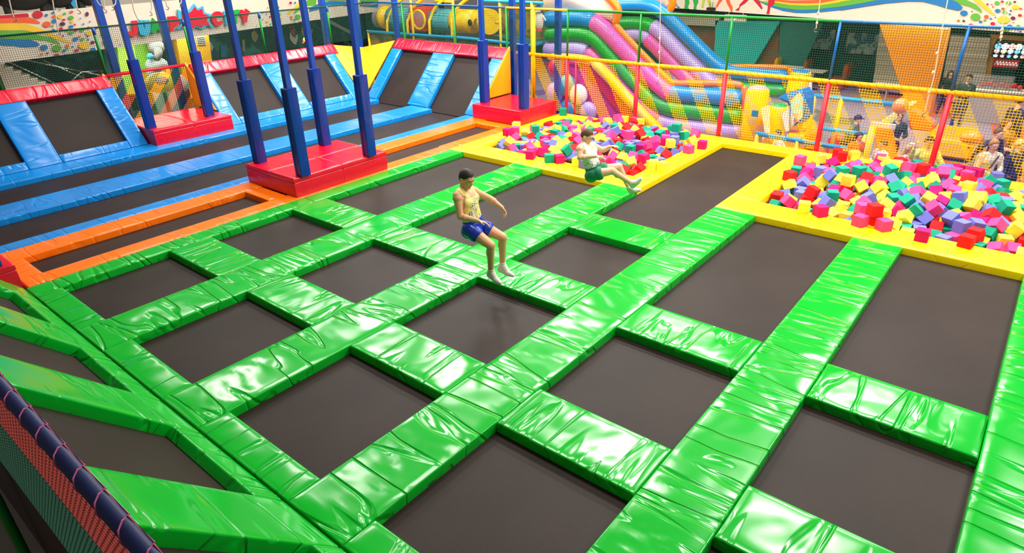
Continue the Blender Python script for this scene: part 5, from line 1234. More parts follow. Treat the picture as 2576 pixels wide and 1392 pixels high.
# ================================================================== play frame with tunnels, left of the slide
XP = 14.5
pf = thing('play_frame', 'play frame of yellow and cyan padded pipes with crawl tunnels behind the net', 'play frame', (XP + .5, 6, ZF))
I_GREY = plain('clear_plastic', (170, 172, 170), 0.12, alpha=0.35)
DOT = None


def dotmat(name, a, b2):
    m, nt, b = newmat(name)
    N, L = nt.nodes, nt.links
    tc = N.new('ShaderNodeTexCoord')
    vo = N.new('ShaderNodeTexVoronoi')
    vo.inputs['Scale'].default_value = 14.0
    vo.inputs['Randomness'].default_value = 0.1
    L.new(tc.outputs['Object'], vo.inputs['Vector'])
    cr = N.new('ShaderNodeValToRGB')
    cr.color_ramp.interpolation = 'CONSTANT'
    cr.color_ramp.elements[0].color = srgb(*b2)
    cr.color_ramp.elements[1].position, cr.color_ramp.elements[1].color = 0.34, srgb(*a)
    L.new(vo.outputs['Distance'], cr.inputs[0])
    L.new(cr.outputs[0], b.inputs['Base Color'])
    b.inputs['Roughness'].default_value = 0.6
    return m


DOT = dotmat('perforated_teal', (70, 156, 160), (40, 50, 40))


def pipe(name, pts, r, mat, x=XP, dx=None):
    g = [P(a, b2, x=(x if dx is None else x + dx[i])) for i, (a, b2) in enumerate(pts)]
    return MB().tube(smoothline(g, 4) if len(g) > 2 else g, r, 10).build(name, mat, pf, smooth=True)


pipe('floor_pipe', [(924, 79), (980, 83), (1082, 90), (1180, 97), (1332, 115)], 0.05, M_CYANP)
pipe('floor_pipe', [(1332, 115), (1380, 105)], 0.05, M_CYANP, dx=(0, 1.2))
pipe('floor_pipe', [(1205, 2), (1300, 5), (1365, 8)], 0.05, M_CYANP)
for px, t, bt, r in ((926, 76, 116, .045), (1204, -30, 100, .055), (1256, -30, 120, .045), (1339, 6, 240, .06), (1137, -30, 40, .045), (1030, -30, 40, .04)):
    a, b2 = P(px, t, x=XP), P(px, bt, x=XP)
    MB().tube([(XP, a.y, max(ZF, b2.z - 1.6)), (XP, a.y, a.z)], r, 10).build('upright', M_YPIPE, pf, smooth=True)
for px in (976, 1027, 1082, 1138):
    a = P(px, 105, x=XP)
    pts = [(px + 3, 108), (px - 1, 80), (px + 2, 45), (px + 14, 18), (px + 34, 0), (px + 60, -14)]
    g = [P(q, w, x=XP + .1 + .12 * i) for i, (q, w) in enumerate(pts)]
    g[0].z = ZF
    MB().tube(smoothline(g, 4), 0.05, 10).build('bent_upright', M_YPIPE, pf, smooth=True)
pipe('cross_pipe', [(1095, 3), (1135, 4)], 0.04, M_YPIPE, XP + .6)
pipe('cross_pipe', [(1246, 56), (1258, 57)], 0.05, M_YPIPE, XP + .2)


def tunnel(name, p0, p1, r, mat, parent=None, x=XP + .75, n=20, shape=(1, 1)):
    a, b2 = P(*p0, x=x), P(*p1, x=x)
    b2 = V3((b2.x, b2.y, a.z)) if abs(a.z - b2.z) < .15 else b2
    rr = r * depth(a) / FPX
    k = 5
    return MB().tube([a.lerp(b2, i / k) for i in range(k + 1)], [rr * shape[0]] + [rr] * (k - 1) + [rr * shape[1]], n).build(name, mat, parent or pf, smooth=True)


p = P(972, 44, x=XP + .75)
MB().ball(p, (.42, .30, .42), nu=20, nv=12).build('tunnel_end', I_YEL, pf, smooth=True)
MB().ball(P(953, 46, x=XP + .75), (.34, .16, .34), nu=18, nv=10).build('clear_dome', I_GREY, pf, smooth=True)
tunnel('crawl_tunnel', (990, 48), (1036, 48), 30, DOT)
p = P(1068, 47, x=XP + .75)
qb = MB().box(p, (.8, .78, .78)).build('cube_junction', plain('red_plastic', (222, 60, 34), 0.4), pf, bevel=0.03)
w = P(1054, 50, x=XP + .34)
MB().tube(arc(w, (0, 1, 0), (0, 0, 1), .31, 0, 2 * PI * 23 / 24, 23), .045, 8, closed=True).build('window_ring', M_YPIPE, qb, smooth=True)
MB().ball(w, (.10, .29, .29), nu=20, nv=12).build('bubble_window', I_GREY, qb, smooth=True)
tunnel('crawl_tunnel', (1096, 52), (1146, 52), 29, DOT)
yt = tunnel('crawl_tunnel', (1148, 52), (1192, 52), 28, I_YEL, shape=(1.06, 1))
MB().ball(P(1182, 57, x=XP + .38), (.03, .10, .11)).build('porthole', M_BLACK, yt, smooth=True)
p = P(1222, 53, x=XP + .75)
dr = MB().tube([p - V3((.15, .30, 0)), p + V3((.15, .26, 0))], .40, 22).build('drum_end', I_YEL, pf, smooth=False)
MB().tube([p + V3((-.42, .03, -.02)), p + V3((-.40, .03, -.02))], .13, 18).build('porthole', plain('brown_grille', (130, 96, 20), 0.6), dr)
g = [P(1240, 90, x=XP), P(1332, 115, x=XP), P(1380, 105, x=XP + 1.2), P(1290, 88, x=XP + 1.2)]
MB().prism(g, (0, 0, .03)).build('mesh_deck', M_DKGREEN, pf)
g = [P(1258, 90, x=XP + 1.3), P(1380, 100, x=XP + 1.3), P(1380, -30, x=XP + 1.3), P(1258, -30, x=XP + 1.3)]
MB().prism(g, (0.05, 0, 0)).build('back_panel', muralmat('jungle_panel', (92, 84, 30), (150, 122, 20), (60, 90, 40), 2.2), pf)
g = [P(928, 84, x=XP + .05), P(1200, 102, x=XP + .05), P(1330, 120, x=XP + .05), P(1330, 200, x=XP + .05), P(928, 200, x=XP + .05)]
MB().prism(g, (0.05, 0, 0)).build('skirt_panel', muralmat('skirt_mural', (78, 74, 34), (110, 104, 60), (140, 120, 60), 1.5), pf)
# pale penguin figure hung on the net of the frame
pg = thing('penguin_figure', 'small white and blue penguin figure hanging on the play frame net', 'figure', P(1357, 70, x=XP + .1))
q = P(1357, 52, x=XP + .1)
MB().ball(q, (.10, .15, .27)).build('body', M_WHITE, pg, smooth=True)
hd = MB().ball(q + V3((0, 0, .32)), (.10, .15, .14)).build('head', plain('penguin_blue', (70, 92, 130), 0.6), pg, smooth=True)
MB().ball(q + V3((-.07, 0, .29)), (.05, .11, .08)).build('face', M_WHITE, hd, smooth=True)
MB().tube([q + V3((-.10, 0, .27)), q + V3((-.17, 0, .25))], [.03, .005], 8).build('beak', M_YPIPE, hd)
for s in (-1, 1):
    MB().cap(q + V3((0, s * .13, .12)), q + V3((-.02, s * .25, .02)), .04, .02).build('wing', M_WHITE, pg, smooth=True)
    MB().ball(q + V3((-.06, s * .07, -.28)), (.08, .06, .03)).build('foot', I_RED, pg, smooth=True)
# climbing ball nets seen under the frame beside the slide are part of the lower net stripes

# ---- tall blue steel columns outside the nets
for k, (px, pt, pb, y) in enumerate(((250, 0, 195, 8.5), (398, 0, 170, 8.5), (798, 0, 110, 8.5), (880, 0, 108, 8.7), (978, 0, 100, 8.6))):
    a = P(px + 18, (pt + pb) / 2, y=y)
    MB_ = MB().box((a.x, a.y, 2.4), (.16, .16, 7.8))
    tag(MB_.build('steel_column', M_POST, bevel=0.01), 'tall blue steel column behind the far wall, %s from the left' % ['first', 'second', 'third', 'fourth', 'fifth'][k], 'column', 'tall blue steel columns')
for px, t in ((1290, 'tall blue steel column rising between the two padded posts of the far platform'), (1404, 'tall blue steel column right of the far red platform')):
    a = P(px, 90, x=12.25)
    tag(MB().box((a.x, a.y, 2.4), (.14, .14, 7.8)).build('steel_column', M_POST, bevel=0.01), t, 'column', 'tall blue steel columns')

# ================================================================== toddler area behind the right net: pipes, table, seats
def bar_fence(name, pts, r, mat, x, label, legs):
    g = [P(a, b2, x=x) for a, b2 in pts]
    t = thing(name, label, 'rail', ((g[0] + g[-1]) / 2))
    MB().tube(g, r, 10).build('rail', mat, t, smooth=True)
    for f in legs:
        q = g[0].lerp(g[-1], f)
        MB().tube([(q.x, q.y, ZF), (q.x, q.y, q.z)], r * 1.1, 10).build('leg', M_YPIPE, t, smooth=True)
    return t


bar_fence('padded_rail', [(1902, 336), (2130, 375)], 0.055, M_CYANP, 13.4, 'low cyan padded rail just behind the yellow pit edge', (0.02, 0.48, 0.98))
bar_fence('padded_rail', [(2042, 240), (2262, 263)], 0.055, M_CYANP, 17.0, 'cyan padded rail behind the first red net post', (0.04, 0.36, 0.98))
bar_fence('padded_rail', [(2060, 322), (2180, 338)], 0.05, M_CYANP, 15.0, 'short cyan padded rail behind the yellow inflatable entrance mat', (0.02, 0.98))
tag(MB().tube([P(2196, 318, x=13.6), V3((13.6, P(2196, 318, x=13.6).y, ZF))], 0.065, 12).build('padded_pole', M_YPIPE, smooth=True), 'single yellow padded pole left of the small slide', 'pole')
# small play house slide of flat coloured boards
ph = thing('toddler_slide', 'small orange and pale green toddler slide behind the right foam pit', 'toddler slide', P(2230, 330, x=14.6))
g = [P(x, y, x=14.8) for x, y in [(2208, 312), (2278, 264), (2298, 264), (2236, 318)]]
MB().prism(g, (0.5, 0, 0)).build('chute', plain('chute_lime', (206, 208, 120), 0.5), ph, bevel=0.02)
g = [P(x, y, x=14.9) for x, y in [(2202, 318), (2236, 320), (2250, 420), (2196, 420)]]
MB().prism(g, (0.4, 0, 0)).build('side_board', plain('board_orange', (240, 150, 40), 0.5), ph, bevel=0.01)
MB().box(P(2222, 316, x=14.6), (.1, .5, .1)).build('step', M_WHITE, ph)
g = [P(x, y, x=15.9) for x, y in [(2290, 276), (2350, 316), (2345, 332), (2286, 326)]]
tag(MB().prism(g, (0.5, 0, 0)).build('soft_block', plain('soft_orange', (240, 116, 20), 0.5), bevel=0.03), 'orange soft play block in front of the tapering orange column', 'soft block')
for c, d, k, t in (((2140, 268), (0.5, .7, .45), 'soft_red', 'red and orange soft block behind the person in the dark cap'), ((2055, 264), (.45, .5, .5), 'soft_amber', 'amber soft cube seat beside the far yellow pillar')):
    p = P(*c, x=17.5)
    tag(MB().box((p.x, p.y, ZF + d[2] / 2 + .0), d).build('soft_block', plain(k, {'soft_red': (214, 66, 40), 'soft_amber': (240, 150, 20)}[k], 0.5), bevel=0.04), t, 'soft block')
p = P(2385, 375, z=ZF + .25)
bn = thing('bench', 'yellow upholstered bench on the grey floor beside the red net post', 'bench', (p.x, p.y, ZF))
MB().box((p.x, p.y, ZF + .30), (.55, 1.1, .44)).build('cushion_block', plain('bench_yellow', (236, 180, 20), 0.45), bn, bevel=0.05)
MB().box((p.x + .30, p.y, ZF + .55), (.12, 1.1, .5)).build('backrest', MATS['bench_yellow'], bn, bevel=0.04)
MB().box((p.x, p.y, ZF + .05), (.5, 1.0, .08)).build('plinth', M_BLACK, bn)
for px, py, x, s, t in ((2265, 267, 14.3, .16, 'shiny orange balloon above the person in the green hoodie'), (2444, 347, 13.6, .17, 'orange balloon floating over the grey floor at right')):
    p = P(px, py, x=x)
    b2 = thing('balloon', t, 'balloon', p)
    BA = plain('balloon_orange', (240, 140, 60), 0.2, coat=0.5)
    MB().ball(p, (s, s * (1 if px < 2300 else 1.25), s * (1.1 if px < 2300 else .8)), nu=20, nv=12).build('skin', BA, b2, smooth=True)
    MB().tube([p - V3((0, 0, s * 1.05)), p - V3((0, 0, s * 1.05 + .05))], [.012, .03], 8).build('knot', BA, b2)
    MB().tube([p - V3((0, 0, s * 1.05 + .05)), V3((p.x, p.y, ZF + .3))], .004, 5).build('string', M_WHITE, b2)

# ================================================================== hall behind the right net
XW = 28.1


def panel(name, pts, mat, x, th, label, cat, group=None):
    o = MB().prism([P(a, b2, x=x) for a, b2 in pts], (th, 0, 0)).build(name, mat)
    return tag(o, label, cat, group) if label else struct(o)


M_TEAL = plain('bright_teal_paint', (0, 158, 146), 0.6)
M_DTEAL = plain('deep_teal_paint', (0, 96, 84), 0.6)
M_BROWN = plain('brown_panel', (112, 62, 22), 0.6)
M_BEIGE = plain('beige_beam', (150, 146, 124), 0.7)
panel('trim_3', [(1690, 30), (1812, 44), (1800, 66), (1680, 60)], M_BEIGE, 27.0, .3, None, None)
panel('door_1', [(1690, 62), (1802, 68), (1798, 172), (1690, 170)], M_BROWN, 27.6, .1, None, None)
panel('wall_panel', [(1800, 52), (1962, 54), (1885, 182), (1795, 182)], M_TEAL, 27.0, .2, 'bright teal wall panel with a slanting edge behind the far inflatable wall', 'wall panel', )
panel('wall_panel', [(1960, 54), (1958, 180), (1884, 182)], M_BROWN, 27.3, .1, 'brown triangular wall panel beside the bright teal panel', 'wall panel')
panel('wall_panel', [(1962, 54), (2070, 58), (2010, 190), (1958, 186)], M_DTEAL, 27.2, .1, 'deep teal wall panel right of the brown triangle', 'wall panel')
st = None


def brickmat():
    m, nt, b = newmat('pale_split_stone')
    N, L = nt.nodes, nt.links
    tc = N.new('ShaderNodeTexCoord')
    mp = N.new('ShaderNodeMapping')
    mp.inputs['Rotation'].default_value = (PI / 2, 0, PI / 2)
    L.new(tc.outputs['Object'], mp.inputs['Vector'])
    br = N.new('ShaderNodeTexBrick')
    br.inputs['Scale'].default_value = 3.0
    br.inputs['Color1'].default_value = srgb(186, 180, 156)
    br.inputs['Color2'].default_value = srgb(160, 152, 130)
    br.inputs['Mortar'].default_value = srgb(110, 104, 88)
    br.inputs['Mortar Size'].default_value = 0.02
    L.new(mp.outputs[0], br.inputs['Vector'])
    L.new(br.outputs['Color'], b.inputs['Base Color'])
    b.inputs['Roughness'].default_value = 0.8
    return m


STONE = brickmat()
panel('wall_stone', [(2215, 62), (2232, 62), (2275, 235), (2194, 225)], STONE, 26.6, .3, None, None)
panel('wall_stone_pier', [(2392, 88), (2492, 96), (2468, 262), (2362, 250)], STONE, 26.0, .3, None, None)
M_COLO = plain('orange_column_paint', (252, 142, 0), 0.5)
M_COLD = plain('orange_column_side', (226, 112, 10), 0.5)
pts = [P(x, y, x=22.0) for x, y in [(2212, 60), (2384, 74), (2330, 322), (2292, 300)]]
c = MB().prism(pts, (0.7, 0, 0)).build('column', M_COLO, bevel=0.01)
tag(c, 'orange column tapering down to the floor behind the right net', 'column')
p = P(2318, 284, x=21.97)
# exit sign under the beam
p = P(1850, 46, x=26.0)
ex = thing('exit_sign', 'pale hanging exit sign under the white parapet, above the teal panel', 'sign', p)
MB().box(p, (.06, .95, .28)).build('housing', M_BEIGE, ex, bevel=0.02)
for q in (-.3, .3):
    MB().tube([p + V3((0, q, .13)), V3((p.x, p.y + q, 1.73))], .012, 6).build('hanger', M_BEIGE, ex)
MB().prism([p + V3((-.04, y, z)) for y, z in ((.1, -.08), (-.02, -.08), (-.08, 0), (-.02, .08), (.1, .08), (.04, 0))], (-.01, 0, 0)).build('arrow', M_WHITE, ex)
# cafe counter, fridge, menu screen
yc = P(2575, 240, x=23.5).y
ct = thing('cafe_counter', 'long white cafe counter at the right picture edge', 'counter', P(2520, 240, x=23.5))
a = P(2440, 226, x=23.5)
MB().box((23.9, a.y - 1.6, (ZF + a.z) / 2 - .03), (.7, 3.2, a.z - ZF - .06)).build('front', plain('counter_grey', (176, 176, 160), 0.5), ct, bevel=0.01)
MB().box((23.9, a.y - 1.6, a.z), (.85, 3.3, .06)).build('worktop', M_WHITE, ct, bevel=0.01)
gb = thing('display_case', 'glass display case with red sweets on the white cafe counter', 'display case', (23.9, P(2480, 222, x=23.7).y, a.z + .03))
q = P(2492, 215, x=23.8)
MB().box((23.95, q.y, a.z + .22), (.5, 1.1, .36)).build('glass', I_GREY, gb)
for k in range(7):
    MB().ball((23.9, q.y - .55 + .16 * k - .2, a.z + .13 + .05 * (k % 2)), .08).build('sweet', I_RED, gb, smooth=True)
fr = thing('drinks_fridge', 'dark drinks fridge with a lit red header behind the cafe counter', 'fridge', P(2525, 250, x=26.3))
a, b2 = P(2495, 168, x=26.3), P(2555, 172, x=26.3)
w = abs(a.y - b2.y)
zc = (a.y + b2.y) / 2
MB().box((26.6, zc, (ZF + a.z) / 2), (.6, w, a.z - ZF)).build('cabinet', M_BLACK, fr, bevel=0.01)
MB().box((26.28, zc, (ZF + a.z) / 2 + .1), (.02, w * .86, (a.z - ZF) * .8)).build('glass_door', plain('fridge_glass', (26, 48, 44), 0.12), fr)
hz = a.z + .14
hb = MB().box((26.3, zc, hz), (.12, w * 1.15, .26)).build('header', plain('header_red', (170, 30, 36), 0.4, emit=0.35), fr)
sg2 = MB()
for k in range(7):
    t = zc + w * (.40 - .13 * k)
    sg2.tube(smoothline([V3((26.235, t, hz - .05)), V3((26.235, t - .05, hz + .06)), V3((26.235, t - .08, hz - .05)), V3((26.235, t - .12, hz - .02))], 3), .012, 5)
sg2.build('lettering', plain('header_white', (250, 240, 236), 0.4, emit=0.5), hb)
ms = thing('menu_screen', 'bright digital menu screen with rows of dishes above the fridge', 'screen', P(2540, 125, x=25.6))
a, b2 = P(2502, 106, x=25.6), P(2600, 150, x=25.6)
MB().box((25.7, (a.y + b2.y) / 2, (a.z + b2.z) / 2), (.08, abs(a.y - b2.y), abs(a.z - b2.z))).build('panel', plain('screen_dark', (8, 10, 20), 0.2), ms)
E1 = [plain('tile_' + n, c, 0.4, emit=1.6) for n, c in (('cream', (250, 236, 170)), ('white', (240, 250, 255)), ('red', (240, 150, 150)), ('sky', (90, 170, 240)))]
for r in range(3):
    for k in range(6):
        q = P(2512 + 17 * k - 4 * r, 116 + 12 * r + k * .8, x=25.64)
        MB().ball(q, (.012, .10 - .02 * r, .10 - .025 * r), nu=12, nv=8).build('dish_picture', E1[(k + r * 2) % 3 if (k + r) % 4 else 3], ms)
panel('door_2', [(2494, 98), (2576, 104), (2576, 92), (2490, 86)], plain('ochre_frame', (176, 120, 10), 0.5), 26.2, .15, None, None)
panel('trim_4', [(2492, 97), (2506, 99), (2482, 256), (2466, 256)], MATS['ochre_frame'], 26.1, .15, None, None)


def cafe_table(px, py, x, label):
    p = P(px, py, x=x)
    z = ZF + .74
    p = P(px, py, z=z)
    t = thing('cafe_table', label, 'table', (p.x, p.y, ZF), 'cafe tables')
    MB().box((p.x, p.y, z), (.7, .9, .04)).build('table_top', M_WHITE, t, bevel=0.01)
    MB().tube([(p.x, p.y, ZF), (p.x, p.y, z)], .035, 8).build('pedestal', M_CHROME, t)
    MB().tube([(p.x, p.y, ZF), (p.x, p.y, ZF + .03)], .25, 16).build('foot', M_CHROME, t)


def sofa(px, py, label, col, nm):
    p = P(px, py, z=ZF + .45)
    t = thing('booth_seat', label, 'seat', (p.x, p.y, ZF), 'cafe booth seats')
    m = plain(nm, col, 0.5)
    MB().box((p.x, p.y, ZF + .23), (.8, .55, .45)).build('seat', m, t, bevel=0.04)
    MB().box((p.x, p.y - .27, ZF + .72), (.8, .14, .62)).build('backrest', m, t, bevel=0.05)


cafe_table(2048, 178, 22, 'white cafe table right of the far yellow pillar')
cafe_table(1992, 170, 22, 'white cafe table partly behind the far inflatable pillar')
cafe_table(2235, 214, 22, 'white cafe table beside the orange column')
sofa(2012, 184, 'brown booth seat behind the far inflatable pillar', (150, 74, 30), 'booth_brown')
sofa(2110, 195, 'rust booth seat left of the orange column', (168, 74, 26), 'booth_rust')
sofa(1940, 178, 'yellow booth seat above the blue inflatable tube', (214, 170, 30), 'booth_yellow')
for px, py, t in ((2060, 98, 'framed blue poster on the deep teal wall, left of two'), (2170, 110, 'framed pale poster on the deep teal wall, right of two')):
    p = P(px, py, x=28.25)
    q = thing('poster', t, 'poster', p, 'posters on the dark wall')
    MB().box(p, (.05, 1.3, .9)).build('frame', M_BLACK, q)
    MB().box(p + V3((-.03, 0, 0)), (.02, 1.2, .8)).build('print', muralmat('poster_' + str(px), (24, 70, 90), (150, 170, 160), (40, 60, 50), 2.0), q)

# ================================================================== far left, below the parapet: stairs, mural, columns, plush figure
yS = 14.4
stt = thing('staircase', 'white staircase with chrome handrails at the far left under the parapet', 'staircase', P(70, 200, y=yS))
s0, s1 = P(-10, 158, y=yS), P(135, 222, y=yS)
m = MB()
for k in range(7):
    q = s0.lerp(s1, (k + .5) / 7)
    w = (s1.x - s0.x) / 7
    m.box((q.x, yS + .6, (q.z + ZF) / 2), (w, 1.2, q.z - ZF))
m.build('steps', M_WHITE, stt)
for k in range(7):
    q = s0.lerp(s1, (k + .5) / 7)
    MB().box((q.x, yS + .6, q.z + .02), ((s1.x - s0.x) / 7 + .04, 1.24, .04)).build('tread', plain('tread_white', (250, 246, 230), 0.4), stt)
rl = [((20, 155), (150, 215)), ((60, 150), (265, 192)), ((110, 152), (230, 205))]
for (a, b2) in rl:
    MB().tube([P(*a, y=yS - .1), P(*b2, y=yS - .1)], .022, 8).build('handrail', M_CHROME, stt, smooth=True)
g = [P(205, 181, y=yS - .4), P(300, 166, y=yS - .4)]
br = thing('balustrade', 'chrome balustrade running right from the foot of the white stairs', 'balustrade', (g[0] + g[1]) / 2)
MB().tube([P(160, 222, y=yS - .4), g[0], P(345, 172, y=yS - .4)], .022, 8).build('top_bar', M_CHROME, br, smooth=True)
MB().tube([P(205, 200, y=yS - .4), P(345, 188, y=yS - .4)], .015, 8).build('lower_bar', M_CHROME, br, smooth=True)
for px in (208, 255, 300):
    q = P(px, 182 - (px - 208) * .12, y=yS - .4)
    MB().tube([(q.x, q.y, ZF), q], .02, 8).build('post', M_CHROME, br)
yK = 12.9


def col_face(name, pts, mat, y, th, label, group=None):
    o = MB().prism([P(a, b2, y=y) for a, b2 in pts], (0, th, 0)).build(name, mat)
    return tag(o, label, 'column', group)


col_face('column', [(292, 100), (336, 96), (352, 235), (312, 240)], plain('lime_paint', (150, 200, 60), 0.5), yK, .5, 'lime green column left of the blue post at the far wall')
col_face('column', [(336, 96), (370, 92), (392, 232), (352, 236)], plain('lime_paint_b', (126, 190, 40), 0.5), yK + .15, .5, 'darker green column right of the lime one')
col_face('column', [(272, 104), (291, 102), (312, 240), (296, 240)], plain('slate_paint', (70, 112, 134), 0.5), yK + .1, .5, 'slate blue column left of the lime green one')
col_face('column', [(443, 92), (524, 80), (545, 240), (468, 250)], plain('amber_paint', (214, 150, 10), 0.5), yK, .6, 'amber column under the starburst sign')
q = P(505, 102, y=yK - .04)
vt = thing('wall_vent', 'small grey vent grille at the top of the amber column', 'vent', q)
MB().box(q, (.30, .03, .26)).build('frame', M_BEIGE, vt)
for k in range(4):
    MB().box(q + V3((0, -.02, -.08 + .055 * k)), (.26, .02, .02)).build('slat', M_BLACK, vt)
M_PL = plain('grey_plush', (150, 168, 160), 0.9)
pl2 = thing('plush_animal', 'big grey plush animal statue beside the lime green columns', 'statue', P(395, 190, y=yK - .3))
q = P(394, 164, y=yK - .3)
MB().ball(q, (.34, .28, .24), nu=18, nv=12).build('body', M_PL, pl2, smooth=True)
q2 = P(392, 118, y=yK - .2)
MB().ball(q2, (.26, .24, .22), nu=18, nv=12).build('head', plain('taupe_plush', (112, 112, 100), 0.9), pl2, smooth=True)
MB().tube(smoothline([q2, P(398, 135, y=yK - .45), P(392, 150, y=yK - .45)], 4), [.16, .15, .14, .13, .12, .11, .10, .09, .08], 12).build('trunk', MATS['taupe_plush'], pl2, smooth=True)
MB().ball(P(378, 142, y=yK - .5), .10).build('ball', plain('cyan_plush', (40, 160, 180), 0.7), pl2, smooth=True)
for s in (-.2, .2):
    MB().cap(q + V3((s, 0, -.15)), V3((q.x + s, q.y, ZF + .15)), .15, .13).build('leg', M_PL, pl2, smooth=True)
# two rocking rides seen through the net of the two post platform
rd = thing('coin_ride', 'small yellow and blue coin ride seen through the net behind the two post platform', 'coin ride', P(410, 215, y=11.0))
q = P(405, 212, y=11.0)
MB().box((q.x, q.y, ZF + .25), (1.0, .7, .5)).build('base', plain('ride_peach', (224, 150, 110), 0.5), rd, bevel=0.05)
MB().ball((q.x, q.y, q.z + .05), (.45, .3, .30), nu=18).build('body', plain('ride_yellow', (230, 190, 50), 0.4), rd, smooth=True)
MB().ball((q.x - .05, q.y - .22, q.z + .12), (.2, .12, .13)).build('saddle', plain('ride_blue', (30, 90, 150), 0.4), rd, smooth=True)
MB().ball((q.x + .42, q.y, q.z + .3), (.17, .15, .17)).build('head', MATS['ride_yellow'], rd, smooth=True)
rd = thing('coin_ride', 'small mint coin ride with a dark red frame left of the amber column', 'coin ride', P(458, 215, y=11.0))
q = P(458, 222, y=11.2)
MB().ball((q.x, q.y, q.z + .12), (.22, .22, .28), nu=18).build('body', plain('ride_mint', (150, 180, 168), 0.5), rd, smooth=True)
MB().box((q.x, q.y, (q.z + ZF) / 2), (.3, .3, q.z - ZF)).build('pedestal', plain('ride_maroon', (110, 20, 40), 0.5), rd, bevel=0.03)
# figures painted on the dark mural, as flat shapes on the wall
mu = MB()
mcol = [plain('mural_white', (196, 210, 204), 0.6), plain('mural_brick', (150, 60, 44), 0.6), plain('mural_olive', (176, 176, 70), 0.6), plain('mural_sand', (150, 140, 90), 0.6), plain('mural_blue', (40, 110, 150), 0.6)]
for k, pts in ((0, zl([(835, 520), (880, 600), (960, 560), (960, 640), (935, 720), (900, 715), (840, 640)], 600, 0, S1)), (1, zl([(820, 430), (880, 415), (920, 480), (920, 620), (860, 550)], 600, 0, S1)),
               (0, zl([(840, 440), (870, 430), (875, 480), (850, 480)], 600, 0, S1)), (2, zl([(1030, 440), (1090, 430), (1110, 520), (1100, 590), (1050, 590), (1025, 520)], 600, 0, S1)),
               (3, zl([(205, 540), (260, 490), (325, 580), (280, 690), (225, 640)], 600, 0, S1)), (3, zl([(1130, 470), (1210, 470), (1190, 560), (1140, 550)], 600, 0, S1)),
               (4, zl([(1640, 740), (1740, 740), (1750, 930), (1650, 930)], 300, 0, S1)), (0, zl([(1475, 670), (1525, 760), (1500, 840), (1470, 750)], 300, 0, S1)), (3, zl([(60, 640), (100, 650), (110, 830), (70, 830)], 600, 0, S1)),
               (0, zl([(1400, 335), (1500, 330), (1850, 520), (1830, 560)], 600, 0, S1))):
    mu.prism([P(a, b2, y=18.42) for a, b2 in pts], (0, .05, 0), k)
struct(mu.build('wall_back_mural', mcol))
yn = P(672, 112, y=18.0)
nn = thing('neon_figure', 'tiny glowing red and yellow neon figure in front of the dark mural', 'neon light', P(768, 110, y=17.6))
q = P(768, 110, y=17.6)
MB().tube(smoothline([q + V3((-.12, 0, .05)), q + V3((0, 0, .12)), q + V3((.1, 0, 0)), q + V3((.02, 0, -.2))], 4), .04, 6).build('red_tube', plain('neon_red', (255, 60, 40), 0.4, emit=3), nn)
MB().ball(q + V3((.02, 0, .18)), .09).build('yellow_bulb', plain('neon_yellow', (255, 220, 60), 0.4, emit=3), nn)
MB().tube([q, V3((q.x, q.y, ZF))], .02, 6).build('stand', M_BLACK, nn)
# black padded massage loungers on the upper floor, over the left parapet
for k, (px, w) in enumerate(((62, 1.2), (148, .7), (222, .6))):
    q = P(px, 8, y=12.6)
    lt = thing('lounger', 'dark rounded lounger on the upper floor over the left parapet, %s from the left' % ['first', 'second', 'third'][k], 'lounger', (q.x, q.y, 2.05), 'dark loungers on the upper floor')
    MB().ball((q.x, q.y, 2.95), (w * .55, .4, .30), nu=18).build('shell', M_BLACK, lt, smooth=True)
    for s in (-.35, .35):
        MB().box((q.x + s * w, q.y, 2.45), (.14, .3, .74)).build('leg', M_BLACK, lt)
q = P(182, 6, y=12.4)
fl = MB().prism([q + V3((-.22, 0, .5)), q + V3((.18, 0, .5)), q + V3((.1, 0, -.12)), q + V3((.0, 0, -.16))], (0, .04, 0))
tag(fl.build('pennant', plain('pennant_blue', (20, 140, 190), 0.6)), 'blue pointed pennant hanging over the left parapet', 'pennant')

# ================================================================== cords with hooks hanging from the ceiling
M_CORD = plain('white_cord', (214, 196, 172), 0.7)
M_HOOK = plain('grey_steel_hook', (110, 104, 98), 0.4, metal=0.6)


def cord(pts, y=None, x=None, r=0.012, label='', mat=None, beads=False):
    g = [P(a, b2, x=x, y=y) for a, b2 in pts]
    g[-1:] = g[-1:]
    t = thing('hanging_cord', label, 'cord', g[-1], 'cords with hooks hanging from the ceiling')
    line = [V3((g[0].x, g[0].y, 6.6))] + smoothline(g, 4)
    MB().tube(line, r, 6).build('cord', mat or M_CORD, t, smooth=True)
    e = g[-1]
    ax = V3((0, 1, 0)) if x is not None else V3((1, 0, 0))
    MB().tube(arc(e - V3((0, 0, .03)), ax, (0, 0, 1), .03, PI / 2, -PI * .8, 10), .008, 6).build('hook', M_HOOK, t, smooth=True)
    if beads:
        for f in (.45, .62, .8):
            q = g[0].lerp(g[-1], f)
            MB().ball(q, (.02, .02, .03)).build('bead', M_CORD, t, smooth=True)


